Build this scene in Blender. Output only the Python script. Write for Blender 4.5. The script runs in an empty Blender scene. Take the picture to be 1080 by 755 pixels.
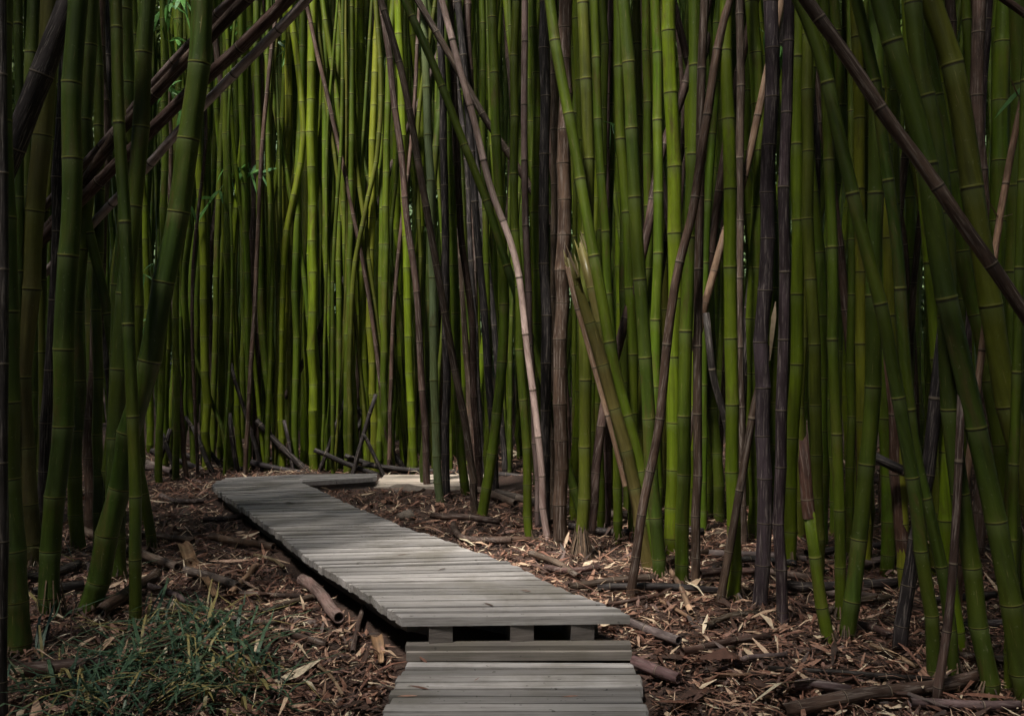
import bpy, math, random
import numpy as np
from mathutils import Vector, Matrix

rng = np.random.default_rng(11)
random.seed(11)
scene = bpy.context.scene
COL = scene.collection
F, CX, HY, CAMH = 1050.0, 540.0, 335.0, 1.38

# ------------------------------------------------------------------ layout helpers
def at(px, py, z):
    """point of the place seen at photograph pixel (px, py) when it stands z metres away"""
    return np.array([(px - CX) / F * z, z, CAMH + (HY - py) / F * z])

def base_depth(py):
    if py >= 697:
        return 1827.0 / (py - 240.5)
    return 1398.6 / (py - 347.6)

def hump(x, y):
    return (0.018 * math.sin(2.1 * x + 1.3 * y) + 0.014 * math.sin(4.7 * x - 3.1 * y + 1.0)
            + 0.010 * math.sin(9.3 * x + 7.7 * y))

def ground_z(x, y):
    z = -0.09 * (4 - y) if y < 4 else -0.012 * (min(y, 16) - 4)
    return z + hump(x, y) * (0.5 if y < 12 else 1)

def ground_np(x, y):
    z = np.where(y < 4, -0.09 * (4 - y), -0.012 * (np.minimum(y, 16) - 4))
    h = (0.018 * np.sin(2.1 * x + 1.3 * y) + 0.014 * np.sin(4.7 * x - 3.1 * y + 1.0)
         + 0.010 * np.sin(9.3 * x + 7.7 * y))
    return z + 0.5 * h

# ------------------------------------------------------------------ node helpers
def new_mat(name):
    m = bpy.data.materials.new(name)
    m.use_nodes = True
    nt = m.node_tree
    nt.nodes.clear()
    out = nt.nodes.new('ShaderNodeOutputMaterial')
    b = nt.nodes.new('ShaderNodeBsdfPrincipled')
    nt.links.new(b.outputs[0], out.inputs[0])
    return m, nt, b

def N(nt, t, **kw):
    n = nt.nodes.new(t)
    for k, v in kw.items():
        setattr(n, k, v)
    return n

def L(nt, a, b):
    nt.links.new(a, b)

def math_n(nt, op, a, b=None, c=None, clamp=False):
    n = N(nt, 'ShaderNodeMath', operation=op, use_clamp=clamp)
    for i, v in enumerate((a, b, c)):
        if v is None:
            continue
        if isinstance(v, (int, float)):
            n.inputs[i].default_value = v
        else:
            L(nt, v, n.inputs[i])
    return n.outputs[0]

def ramp(nt, fac, stops, interp='LINEAR'):
    n = N(nt, 'ShaderNodeValToRGB')
    cr = n.color_ramp
    cr.interpolation = interp
    while len(cr.elements) < len(stops):
        cr.elements.new(0.5)
    for e, (p, c) in zip(cr.elements, stops):
        e.position = p
        e.color = (c, c, c, 1) if isinstance(c, (int, float)) else (*c, 1)
    L(nt, fac, n.inputs[0])
    return n.outputs[0]

def mixc(nt, fac, a, b, mode='MIX'):
    n = N(nt, 'ShaderNodeMix', data_type='RGBA', blend_type=mode)
    if isinstance(fac, (int, float)):
        n.inputs[0].default_value = fac
    else:
        L(nt, fac, n.inputs[0])
    for s, v in ((6, a), (7, b)):
        if isinstance(v, tuple):
            n.inputs[s].default_value = (*v, 1)
        else:
            L(nt, v, n.inputs[s])
    return n.outputs[2]

def noise(nt, vec, scale=5, detail=4, rough=0.6, stretch=None, w=None):
    if stretch is not None:
        mp = N(nt, 'ShaderNodeVectorMath', operation='MULTIPLY')
        L(nt, vec, mp.inputs[0])
        mp.inputs[1].default_value = stretch
        vec = mp.outputs[0]
    n = N(nt, 'ShaderNodeTexNoise')
    if w is not None:
        n.noise_dimensions = '4D'
        L(nt, w, n.inputs['W'])
    n.inputs['Scale'].default_value = scale
    n.inputs['Detail'].default_value = detail
    n.inputs['Roughness'].default_value = rough
    L(nt, vec, n.inputs['Vector'])
    return n.outputs[0]

# ------------------------------------------------------------------ materials
def culm_material(name, dead):
    m, nt, b = new_mat(name)
    oi = N(nt, 'ShaderNodeObjectInfo')
    tc = N(nt, 'ShaderNodeTexCoord')
    at_ = N(nt, 'ShaderNodeAttribute', attribute_name='u')
    u = at_.outputs['Fac']
    seed = math_n(nt, 'MULTIPLY', oi.outputs['Random'], 37.0)
    ob = tc.outputs['Object']
    fr = math_n(nt, 'FRACT', u)
    idx = math_n(nt, 'FLOOR', u)
    wn = N(nt, 'ShaderNodeTexWhiteNoise', noise_dimensions='2D')
    cmb = N(nt, 'ShaderNodeCombineXYZ')
    L(nt, idx, cmb.inputs[0]); L(nt, seed, cmb.inputs[1])
    L(nt, cmb.outputs[0], wn.inputs['Vector'])
    rnd = wn.outputs['Value']
    col = oi.outputs['Color']
    # streaks running along the culm
    st = noise(nt, ob, 1.0, 5, 0.65, (55, 55, 1.6), seed)
    st_v = ramp(nt, st, [(0.25, 0.52 if not dead else 0.5), (0.75, 1.45 if not dead else 1.55)])
    col = mixc(nt, 1.0, col, st_v, 'MULTIPLY')
    # every internode its own shade
    iv = ramp(nt, rnd, [(0, 0.76), (1, 1.22)] if not dead else [(0, 0.5), (1, 1.45)])
    col = mixc(nt, 1.0, col, iv, 'MULTIPLY')
    blot = noise(nt, ob, 1.0, 6, 0.7, (16, 16, 4.0), seed)
    if not dead:
        # yellowing and brown stained patches on some internodes
        bm = ramp(nt, blot, [(0.50, 0.0), (0.64, 0.9)])
        pick = ramp(nt, rnd, [(0.35, 0.12), (0.8, 0.85)])
        bm = math_n(nt, 'MULTIPLY', bm, pick)
        col = mixc(nt, bm, col, (0.075, 0.052, 0.018))
        yv = ramp(nt, noise(nt, ob, 0.9, 2, 0.5, (1.5, 1.5, 1.5), seed), [(0.42, 0), (0.7, 0.45)])
        col = mixc(nt, yv, col, (0.105, 0.125, 0.008))
        # fine scratches and pale lichen flecks
        sc = noise(nt, ob, 1.0, 3, 0.6, (160, 160, 9), seed)
        col = mixc(nt, ramp(nt, sc, [(0.64, 0), (0.71, 0.6)]), col, (0.20, 0.165, 0.07))
        fl = noise(nt, ob, 55.0, 3, 0.7, None, seed)
        col = mixc(nt, ramp(nt, fl, [(0.64, 0), (0.70, 0.5)]), col, (0.17, 0.18, 0.12))
        big = noise(nt, ob, 1.0, 5, 0.7, (9, 9, 2.2), seed)
        col = mixc(nt, 1.0, col, ramp(nt, big, [(0.3, 0.62), (0.7, 1.35)]), 'MULTIPLY')
    else:
        bm = ramp(nt, blot, [(0.40, 0.0), (0.58, 0.9)])
        dk = mixc(nt, 1.0, oi.outputs['Color'], (0.34, 0.30, 0.29), 'MULTIPLY')
        col = mixc(nt, bm, col, dk)
        sc = noise(nt, ob, 1.0, 4, 0.7, (120, 120, 6), seed)
        lt = mixc(nt, 0.5, oi.outputs['Color'], (0.34, 0.29, 0.26))
        col = mixc(nt, ramp(nt, sc, [(0.52, 0), (0.64, 0.7)]), col, lt)
    # node: pale ridge line, dark scar under it, waxy bloom below
    nd = math_n(nt, 'MINIMUM', fr, math_n(nt, 'SUBTRACT', 1.0, fr))
    bloom = ramp(nt, fr, [(0.80, 0.0), (0.970, 0.32 if not dead else 0.05), (0.985, 0.0)])
    col = mixc(nt, bloom, col, (0.13, 0.16, 0.06) if not dead else (0.2, 0.17, 0.15))
    scar = ramp(nt, fr, [(0.0, 0.0), (0.970, 0.0), (0.980, 0.92), (0.991, 0.92), (0.995, 0.0)])
    col = mixc(nt, scar, col, (0.018, 0.014, 0.010))
    rid = ramp(nt, fr, [(0.0, 0.7), (0.009, 0.7), (0.014, 0.0), (0.993, 0.0), (0.997, 0.7)])
    col = mixc(nt, rid, col, (0.22, 0.22, 0.06) if not dead else (0.20, 0.16, 0.12))
    L(nt, col, b.inputs['Base Color'])
    rr = ramp(nt, st, [(0.2, 0.36 if not dead else 0.55), (0.8, 0.58 if not dead else 0.8)])
    L(nt, rr, b.inputs['Roughness'])
    b.inputs['Specular IOR Level'].default_value = 0.30 if not dead else 0.25
    bp = N(nt, 'ShaderNodeBump')
    bp.inputs['Strength'].default_value = 0.22 if not dead else 0.45
    bp.inputs['Distance'].default_value = 0.004
    L(nt, st, bp.inputs['Height'])
    L(nt, bp.outputs[0], b.inputs['Normal'])
    return m

MAT_GREEN = culm_material('green_bamboo', False)
MAT_DEAD = culm_material('dead_bamboo', True)

def tinted(name, stops, rough=0.7, transl=0.0, nscale=40):
    m, nt, b = new_mat(name)
    a = N(nt, 'ShaderNodeAttribute', attribute_name='tint')
    tc = N(nt, 'ShaderNodeTexCoord')
    c = ramp(nt, a.outputs['Fac'], stops)
    n = noise(nt, tc.outputs['Object'], nscale, 3, 0.6)
    c = mixc(nt, 1.0, c, ramp(nt, n, [(0.25, 0.6), (0.75, 1.3)]), 'MULTIPLY')
    L(nt, c, b.inputs['Base Color'])
    b.inputs['Roughness'].default_value = rough
    if transl > 0:
        tr = N(nt, 'ShaderNodeBsdfTranslucent')
        L(nt, c, tr.inputs[0])
        mx = N(nt, 'ShaderNodeMixShader')
        mx.inputs[0].default_value = transl
        L(nt, b.outputs[0], mx.inputs[1]); L(nt, tr.outputs[0], mx.inputs[2])
        out = [n for n in nt.nodes if n.type == 'OUTPUT_MATERIAL'][0]
        L(nt, mx.outputs[0], out.inputs[0])
    return m

MAT_LEAF = tinted('bamboo_leaf', [(0, (0.05, 0.085, 0.02)), (0.6, (0.09, 0.14, 0.03)), (1, (0.13, 0.19, 0.05))], 0.5, 0.2)
MAT_SPRAY = tinted('young_leaf', [(0, (0.07, 0.20, 0.05)), (0.6, (0.13, 0.30, 0.07)), (1, (0.18, 0.36, 0.16))], 0.4, 0.5)
MAT_GRASS = tinted('ground_grass', [(0, (0.024, 0.056, 0.034)), (0.6, (0.055, 0.105, 0.055)), (0.78, (0.10, 0.16, 0.09)), (0.82, (0.26, 0.22, 0.08)), (1, (0.30, 0.24, 0.10))], 0.5, 0.25)
MAT_LITTER = tinted('dry_leaf_litter', [(0, (0.035, 0.020, 0.014)), (0.35, (0.092, 0.043, 0.030)), (0.6, (0.19, 0.087, 0.058)),
                                        (0.8, (0.31, 0.17, 0.115)), (0.93, (0.52, 0.37, 0.25)), (1, (0.62, 0.53, 0.38))], 0.62, 0.12)
MAT_ROOT = tinted('root_fibre', [(0, (0.04, 0.028, 0.02)), (1, (0.17, 0.11, 0.07))], 0.85)
MAT_SHEATH = tinted('culm_sheath', [(0, (0.10, 0.055, 0.03)), (0.6, (0.26, 0.15, 0.08)), (1, (0.42, 0.32, 0.22))], 0.6, 0.0, 25)
MAT_STICK = tinted('splintered_bamboo', [(0, (0.07, 0.05, 0.03)), (1, (0.25, 0.18, 0.11))], 0.7, 0.0, 60)

def ground_material():
    m, nt, b = new_mat('forest_soil')
    tc = N(nt, 'ShaderNodeTexCoord')
    o = tc.outputs['Object']
    n1 = noise(nt, o, 3.0, 8, 0.7)
    n2 = noise(nt, o, 45.0, 5, 0.7)
    c = ramp(nt, n1, [(0.3, (0.022, 0.012, 0.009)), (0.7, (0.070, 0.036, 0.025))])
    c = mixc(nt, ramp(nt, n2, [(0.55, 0), (0.72, 0.6)]), c, (0.16, 0.10, 0.062))
    L(nt, c, b.inputs['Base Color'])
    b.inputs['Roughness'].default_value = 0.9
    bp = N(nt, 'ShaderNodeBump')
    bp.inputs['Strength'].default_value = 0.8
    bp.inputs['Distance'].default_value = 0.03
    L(nt, n2, bp.inputs['Height'])
    L(nt, bp.outputs[0], b.inputs['Normal'])
    return m

def wood_material(name, light, dark, grain_axis=0):
    m, nt, b = new_mat(name)
    tc = N(nt, 'ShaderNodeTexCoord')
    a = N(nt, 'ShaderNodeAttribute', attribute_name='tint')
    o = tc.outputs['Object']
    s = [85.0, 85.0, 85.0]
    s[grain_axis] = 3.0
    w = math_n(nt, 'MULTIPLY', a.outputs['Fac'], 91.0)
    g = noise(nt, o, 1.0, 6, 0.7, tuple(s), w)
    c = mixc(nt, ramp(nt, g, [(0.28, 0), (0.66, 1)]), dark, light)
    c = mixc(nt, 1.0, c, ramp(nt, a.outputs['Fac'], [(0, 0.55), (1, 1.25)]), 'MULTIPLY')
    st = noise(nt, o, 2.2, 5, 0.65)
    c = mixc(nt, ramp(nt, st, [(0.48, 0), (0.66, 0.6)]), c, (0.10, 0.088, 0.068))
    sp = noise(nt, o, 38.0, 2, 0.5)
    c = mixc(nt, ramp(nt, sp, [(0.69, 0), (0.73, 0.7)]), c, (0.05, 0.045, 0.04))
    L(nt, c, b.inputs['Base Color'])
    b.inputs['Roughness'].default_value = 0.7
    bp = N(nt, 'ShaderNodeBump')
    bp.inputs['Strength'].default_value = 0.5
    bp.inputs['Distance'].default_value = 0.004
    L(nt, g, bp.inputs['Height'])
    L(nt, bp.outputs[0], b.inputs['Normal'])
    return m

MAT_SOIL = ground_material()
MAT_DECK = wood_material('weathered_planks', (0.345, 0.325, 0.318), (0.135, 0.122, 0.115))
MAT_STEP = wood_material('step_timber', (0.21, 0.185, 0.165), (0.09, 0.078, 0.07))
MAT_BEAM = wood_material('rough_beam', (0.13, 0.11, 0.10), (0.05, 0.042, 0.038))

def stone_material():
    m, nt, b = new_mat('mossy_stone')
    tc = N(nt, 'ShaderNodeTexCoord')
    n = noise(nt, tc.outputs['Object'], 14, 7, 0.7)
    L(nt, ramp(nt, n, [(0.3, (0.07, 0.055, 0.045)), (0.7, (0.20, 0.165, 0.135))]), b.inputs['Base Color'])
    b.inputs['Roughness'].default_value = 0.9
    bp = N(nt, 'ShaderNodeBump'); bp.inputs['Distance'].default_value = 0.02
    L(nt, n, bp.inputs['Height']); L(nt, bp.outputs[0], b.inputs['Normal'])
    return m
MAT_STONE = stone_material()

# ------------------------------------------------------------------ mesh helpers
def mesh_from(name, V, Fq, mat, attrs=None, smooth=True):
    """V (n,3) array, Fq (m,4) array or list of index lists"""
    me = bpy.data.meshes.new(name)
    V = np.asarray(V, dtype=np.float32)
    if isinstance(Fq, np.ndarray) and Fq.ndim == 2:
        k = Fq.shape[1]
        me.vertices.add(len(V)); me.vertices.foreach_set('co', V.ravel())
        me.loops.add(Fq.size); me.loops.foreach_set('vertex_index', Fq.astype(np.int32).ravel())
        me.polygons.add(len(Fq))
        me.polygons.foreach_set('loop_start', np.arange(0, Fq.size, k, dtype=np.int32))
        me.update(calc_edges=True)
    else:
        me.from_pydata(V.tolist(), [], [list(f) for f in Fq])
        me.update()
    me.polygons.foreach_set('use_smooth', np.full(len(me.polygons), bool(smooth)))
    for an, arr in (attrs or {}).items():
        a = me.attributes.new(an, 'FLOAT', 'POINT')
        a.data.foreach_set('value', np.asarray(arr, dtype=np.float32))
    me.materials.append(mat)
    me.validate()
    return me

def link(name, me, parent=None, label=None, cat=None, group=None, kind=None, color=None):
    o = bpy.data.objects.new(name, me)
    COL.objects.link(o)
    if parent is not None:
        o.parent = parent
    tag(o, label, cat, group, kind)
    if color is not None:
        o.color = (*color, 1)
    return o

def tag(o, label=None, cat=None, group=None, kind=None):
    for k, v in (('label', label), ('category', cat), ('group', group), ('kind', kind)):
        if v:
            o[k] = v

def spline(P, step=0.06):
    """smooth curve through 3-D points, evenly resampled"""
    P = np.asarray(P, float)
    if len(P) == 2:
        d = np.linalg.norm(P[1] - P[0])
        n = max(2, int(d / step) + 1)
        return P[0] + (P[1] - P[0]) * np.linspace(0, 1, n)[:, None]
    h = np.linalg.norm(np.diff(P, axis=0), axis=1) + 1e-9
    sl = np.diff(P, axis=0) / h[:, None]
    M = np.empty_like(P)
    M[0], M[-1] = sl[0], sl[-1]
    for i in range(1, len(P) - 1):
        M[i] = (sl[i - 1] * h[i] + sl[i] * h[i - 1]) / (h[i] + h[i - 1])
    out = []
    for i in range(len(P) - 1):
        n = max(2, int(h[i] / step))
        t = np.linspace(0, 1, n, endpoint=False)[:, None]
        out.append((2 * t ** 3 - 3 * t ** 2 + 1) * P[i] + (t ** 3 - 2 * t ** 2 + t) * h[i] * M[i]
                   + (-2 * t ** 3 + 3 * t ** 2) * P[i + 1] + (t ** 3 - t ** 2) * h[i] * M[i + 1])
    out.append(P[-1][None])
    return np.vstack(out)

def frame_of(base, tip):
    z = Vector(tip - base).normalized()
    q = Vector((0, 0, 1)).rotation_difference(z)
    R = np.array(q.to_matrix())
    return q, R

PROFILE = [(-0.030, 1.0), (-0.014, 1.02), (-0.008, 1.03), (-0.004, 1.00), (0.0, 1.06), (0.005, 1.05), (0.014, 1.015), (0.034, 0.995)]

def tube(curve, r0, r1, inter, sides=12, seed=0, caps=(True, True), splinter=0.0, ovality=0.0):
    """bamboo: swollen nodes along a curve. returns V, F, u"""
    rr = random.Random(seed)
    d = np.r_[0, np.cumsum(np.linalg.norm(np.diff(curve, axis=0), axis=1))]
    Lt = d[-1]
    nodes = []
    s = inter * rr.uniform(0.15, 0.6)
    while s < Lt - 0.03:
        nodes.append(s)
        s += inter * rr.uniform(0.86, 1.14) * (min(1.0, 0.42 + 0.55 * s) if inter > 0.3 else 1.0)
    sc = min(1.4, max(0.45, r0 / 0.04))
    S = [(0.0, 1.0)]
    for n_ in nodes:
        for off, f in PROFILE:
            S.append((n_ + off * sc, f))
    for a, b in zip(nodes[:-1], nodes[1:]):
        S.append((a + (b - a) * 0.35, 0.975)); S.append((a + (b - a) * 0.68, 0.975))
    S.append((Lt, 1.0))
    S = sorted((min(max(a, 0), Lt), b) for a, b in S)
    S = [S[0]] + [b for a, b in zip(S, S[1:]) if b[0] - a[0] > 1e-4]
    ss = np.array([a for a, _ in S]); ff = np.array([b for _, b in S])
    P = np.column_stack([np.interp(ss, d, curve[:, k]) for k in range(3)])
    T = np.gradient(P, axis=0) if len(P) > 2 else np.tile(P[-1] - P[0], (len(P), 1))
    # tangents from the smooth curve rather than the tightly spaced rings
    Tc = np.gradient(curve, axis=0)
    T = np.column_stack([np.interp(ss, d, Tc[:, k]) for k in range(3)])
    T /= np.linalg.norm(T, axis=1)[:, None] + 1e-12
    mt = T.mean(axis=0)
    ref = np.array([0, 1.0, 0]) if abs(mt[1]) < 0.8 else np.array([1.0, 0, 0])
    A = np.cross(np.tile(ref, (len(T), 1)), T); A /= np.linalg.norm(A, axis=1)[:, None]
    B = np.cross(T, A)
    kn = np.array([0.0] + nodes + [Lt])
    ka = np.array([rr.gauss(0, 0.16) for _ in kn]) * r0; kb = np.array([rr.gauss(0, 0.16) for _ in kn]) * r0
    P = P + A * np.interp(ss, kn, ka)[:, None] + B * np.interp(ss, kn, kb)[:, None]
    rad = (r0 + (r1 - r0) * ss / Lt) * ff
    th = np.arange(sides) / sides * 2 * math.pi + rr.uniform(0, 1)
    V = (P[:, None, :] + rad[:, None, None] * (np.cos(th)[None, :, None] * A[:, None, :]
         + (1 - ovality) * np.sin(th)[None, :, None] * B[:, None, :]))
    nn = np.array([-1e-3] + nodes + [max(Lt, nodes[-1] if nodes else 0) + inter])
    u = np.interp(ss, nn, np.arange(len(nn)))
    if splinter > 0:
        amp = np.array([rr.random() ** 2 for _ in range(sides)])
        amp[rr.randrange(sides)] = 1.0
        half = rr.randrange(sides)
        for k in range(sides):                    # one side torn further down than the other
            w = 0.5 + 0.5 * math.cos((k - half) / sides * 2 * math.pi)
            V[-1, k] += T[-1] * splinter * (amp[k] * 0.7 + w * 0.5 - 0.35)
    V = V.reshape(-1, 3)
    U = np.repeat(u, sides)
    nr = len(P)
    i = np.arange(nr - 1)[:, None] * sides
    j = np.arange(sides)[None, :]
    j2 = (j + 1) % sides
    Fq = np.stack([i + j, i + j2, i + sides + j2, i + sides + j], axis=-1).reshape(-1, 4)
    extraV, extraF, extraU = [], [], []
    base_n = len(V)
    for which, cap in zip((0, nr - 1), caps):
        if not cap:
            continue
        ring = V[which * sides:(which + 1) * sides]
        c = P[which]
        t = T[which] * (1 if which == 0 else -1)
        hollow = 0.72
        in_ring = c + (ring - c) * hollow
        deep = in_ring + t * (0.05 if which == 0 else 0.09)
        o0 = base_n + len(extraV)
        extraV += list(in_ring) + list(deep)
        extraU += [0.5] * (2 * sides)
        r0i = which * sides
        for k in range(sides):
            k2 = (k + 1) % sides
            extraF.append([r0i + k, r0i + k2, o0 + k2, o0 + k])
            extraF.append([o0 + k, o0 + k2, o0 + sides + k2, o0 + sides + k])
        extraV.append(c + t * 0.09); extraU.append(0.5)
        cc = base_n + len(extraV) - 1
        for k in range(0, sides, 2):
            extraF.append([o0 + sides + k, o0 + sides + (k + 1) % sides, o0 + sides + (k + 2) % sides, cc])
    if extraV:
        V = np.vstack([V, np.array(extraV)])
        Fq = np.vstack([Fq, np.array(extraF)])
        U = np.r_[U, extraU]
    return V, Fq, U

def strip(V, Fq, A, pts, widths, side, tint, fold=0.0, up=None):
    """append a ribbon (leaf, blade, splinter)"""
    n0 = len(V)
    for p, w in zip(pts, widths):
        V.append(p - side * w); V.append(p + side * w)
        A.append(tint); A.append(tint)
    for k in range(len(pts) - 1):
        a = n0 + 2 * k
        Fq.append([a, a + 1, a + 3, a + 2])

def unit(v):
    v = np.asarray(v, float)
    return v / (np.linalg.norm(v) + 1e-12)

def leaf(V, Fq, A, p, d, length, width, tint, droop=0.5):
    d = unit(d)
    side = unit(np.cross(d, [0, 0, 1.0]) + 0.25 * rng.normal(size=3)) if droop <= 0.06 else unit(np.cross(d, rng.normal(size=3)))
    pts = []
    for t in (0, 0.22, 0.5, 0.78, 1.0):
        pts.append(np.asarray(p) + d * length * t - np.array([0, 0, 1]) * droop * length * t * t)
    strip(V, Fq, A, pts, [width * 0.12, width * 0.42, width * 0.5, width * 0.32, width * 0.01], side, tint)

def twig(V, Fq, A, p0, p1, r, tint):
    d = unit(p1 - p0)
    a = unit(np.cross(d, [0.3, 0.2, 1.0])); b = np.cross(d, a)
    n0 = len(V)
    for p, rr_ in ((p0, r), (p1, r * 0.5)):
        for k in range(4):
            t = k * math.pi / 2
            V.append(p + rr_ * (math.cos(t) * a + math.sin(t) * b)); A.append(tint)
    for k in range(4):
        k2 = (k + 1) % 4
        Fq.append([n0 + k, n0 + k2, n0 + 4 + k2, n0 + 4 + k])

def leaf_spray(p, d, length, n, leaf_len=0.14, tint=(0.4, 1.0)):
    V, Fq, A = [], [], []
    p = np.asarray(p, float); d = unit(d)
    q = p
    steps = max(3, n // 3)
    for s in range(steps):
        q2 = q + (d * length / steps) + np.array([0, 0, -0.10 * length / steps * s]) + rng.normal(size=3) * 0.010
        twig(V, Fq, A, q, q2, 0.0022, 0.5)
        q = q2
        for k in range(max(1, n // steps)):
            ld = unit(d * 0.7 + rng.normal(size=3) * 0.55 + np.array([0, 0, -0.25]))
            leaf(V, Fq, A, q, ld, leaf_len * rng.uniform(0.6, 1.25), leaf_len * 0.16, rng.uniform(*tint), rng.uniform(0.1, 0.7))
    return np.array(V), np.array(Fq), np.array(A)

# ------------------------------------------------------------------ bamboo culms
TONE = {'g': (0.053, 0.084, 0.005), 'b': (0.108, 0.155, 0.006), 'd': (0.031, 0.052, 0.006), 'o': (0.066, 0.074, 0.009),
        'm': (0.080, 0.066, 0.022), 'y': (0.150, 0.155, 0.014),
        'n': (0.080, 0.049, 0.036), 'u': (0.052, 0.036, 0.042), 'k': (0.026, 0.021, 0.021), 't': (0.300, 0.195, 0.125), 'p': (0.80, 0.60, 0.53),
        'q': (0.60, 0.46, 0.44), 'v': (0.150, 0.105, 0.096), 'w': (0.19, 0.24, 0.12)}
DEAD = set('nktpvuq')
CULMS = []      # (object, info)

def culm(tone, wpx, pts, label=None, z=None, lean=0.0, inter=None, top=None, splinter=0.0, foot=True, group=None,
         spray=(), roots=0, ztop=None, row=None):
    """pts: photograph pixels from the top of the picture down to the foot"""
    pts = list(pts)
    zb = z if z is not None else base_depth(pts[-1][1])
    W = [at(pts[-1][0], pts[-1][1], zb)]
    for (x, y) in pts[-2::-1]:
        k = (pts[-1][1] - y) / 600.0
        W.append(at(x, y, zb + lean * k))
    W = np.array(W)
    r = wpx / F * zb / 2
    if foot:                                       # run on down into the soil
        d = W[0] - W[1]
        if d[2] > -1e-3:
            d = np.array([0, 0, -1.0])
        g = ground_z(W[0][0], W[0][1]) - 0.08
        if W[0][2] > g:
            t = (W[0][2] - g) / -d[2]
            t = min(t, 1.2 / np.linalg.norm(d))
            W = np.vstack([W[0] + d * t, W])
    if not splinter and top is None:               # run on up into the canopy
        d = unit(W[-1] - W[-2])
        hi = 7.2 + (hash((round(pts[0][0]), tone)) % 100) * 0.014
        if W[-1][2] < hi and d[2] > 0.15:
            t = (hi - W[-1][2]) / d[2]
            e = W[-1] + d * min(t, 7.0)
            W = np.vstack([W, 0.5 * (W[-1] + e) + np.array([0.02, 0, 0]), e])
    cv = spline(W)
    sd = int(pts[0][0] * 7 + pts[-1][0] * 13 + pts[-1][1] * 3 + wpx)
    it = inter or (0.36 if zb > 8 else 0.41) * (0.85 + 0.3 * ((sd * 37) % 10) / 10)
    V, Fq, U = tube(cv, r * 1.08, r * (0.90 if not splinter else 1.0), it, 14 if wpx > 12 else 10, sd,
                    caps=(False, True), splinter=splinter)
    base, tip = cv[0], cv[-1]
    q, R = frame_of(base, tip)
    dead = tone in DEAD
    rc = random.Random(sd)
    j = rc.uniform(0.85, 1.15)
    c = tuple(min(0.8, a * j * rc.uniform(0.94, 1.06)) for a in TONE[tone])
    me = mesh_from('bamboo_culm', (V - base) @ R, Fq, MAT_DEAD if dead else MAT_GREEN, {'u': U})
    o = link('dead_bamboo_pole' if dead else 'bamboo_culm', me, None, label,
             'bamboo pole' if dead else 'bamboo', group or ('dead bamboo poles among the culms' if dead else 'living bamboo culms'), None, c)
    o.location = base
    o.rotation_mode = 'QUATERNION'
    o.rotation_quaternion = q
    info = dict(tone=tone, w=wpx, z=zb, pts=pts, row=row, dead=dead)
    CULMS.append((o, info))
    for (x, y, dx, dz, ln, n, ll) in spray:
        p = at(x, y, zb - r * 0.7)
        SV, SF, SA = leaf_spray(p, (dx, -0.35, dz), ln, n, ll)
        link('leaf_spray', mesh_from('leaf_spray', (SV - base) @ R, SF, MAT_SPRAY, {'tint': SA}), o)
    if not roots and row is None and foot and not dead and z is None and pts[-1][1] > 560:
        roots = 26
    if roots:
        rv, rf, ra = [], [], []
        foot_p = at(pts[-1][0], pts[-1][1], zb)
        for k in range(roots):
            a = rng.uniform(0, 2 * math.pi)
            h = rng.uniform(0.02, 0.09) if roots < 50 else rng.uniform(0.04, 0.20)
            s = np.array([math.cos(a), math.sin(a), 0])
            p0 = foot_p + s * r * 1.0 + np.array([0, 0, h])
            p1 = p0 + s * rng.uniform(0.01, 0.03) + np.array([0, 0, -h * 0.6])
            p2 = p1 + s * rng.uniform(0.0, 0.025) + np.array([0, 0, -h * 0.6])
            sd_ = np.array([-s[1], s[0], 0])
            strip(rv, rf, ra, [p0, p1, p2], [0.0028, 0.003, 0.0015], sd_, rng.uniform(0, 1))
        link('root_fringe', mesh_from('root_fringe', (np.array(rv) - base) @ R, np.array(rf), MAT_ROOT, {'tint': ra}), o)
    return o

# --- left cluster
culm('d', 22, [(4,0),(5,250),(8,400),(11,480),(18,620),(22,690)], 'dark green culm cut by the left edge of the photo, foot in grass', roots=30)
culm('k', 11, [(2,300),(3,450),(3,600),(2,765)], 'black dead pole standing in the bottom left corner beside the grass', z=3.5)
culm('k', 24, [(75,0),(42,76),(12,165),(-30,262),(-190,634)], 'thick black-brown pole slanting across the top left corner', z=4.9, foot=False)
culm('d', 9, [(20,0),(21,150),(20,330),(16,600)], 'thin dark green culm at far left behind the slanting black pole')
culm('m', 19, [(55,0),(46,140),(35,237),(30,328),(26,405),(27,480),(30,540),(33,598)], 'rusty brown mottled thick culm near the left edge')
culm('d', 14, [(36,0),(31,110),(28,300),(25,450),(26,560)], 'dark green culm just left of the rusty mottled culm')
culm('o', 7, [(58,0),(53,180),(46,280),(44,380),(40,575)], 'slim olive culm tucked right behind the rusty mottled culm')
culm('k', 11, [(70,0),(66,100),(60,250),(52,400),(47,500),(44,590)], 'narrow black pole along the left side of a fat green culm')
culm('d', 20, [(85,0),(76,116),(75,228),(68,325),(65,412),(62,485),(57,547),(53,628),(54,655)], 'fat dark green culm with fibrous rotten foot, left of the photo', roots=60)
culm('d', 14, [(96,0),(94,98),(90,184),(87,266),(82,340),(82,412),(78,477),(79,525),(80,582)], 'dark green culm touching the right side of the fat rotten-footed culm')
culm('n', 12, [(105,0),(106,80),(112,150),(109,210),(106,266),(99,372),(96,472),(93,558)], 'brown culm with tan peeling top in the left cluster')
culm('k', 9, [(112,0),(113,80),(103,200),(100,300),(118,420),(112,545)], 'black pole showing behind the tan-topped brown culm')
culm('d', 12, [(122,0),(126,131),(133,232),(137,366),(140,450),(143,560),(145,660)], 'slim dark green culm standing left of the bent leaning giant', roots=14)
culm('d', 16, [(133,0),(133,130),(131,266),(127,330),(124,369),(121,430),(119,488),(122,545),(123,592)], 'dark green culm passing behind the foot of the bent leaning giant')
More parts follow.
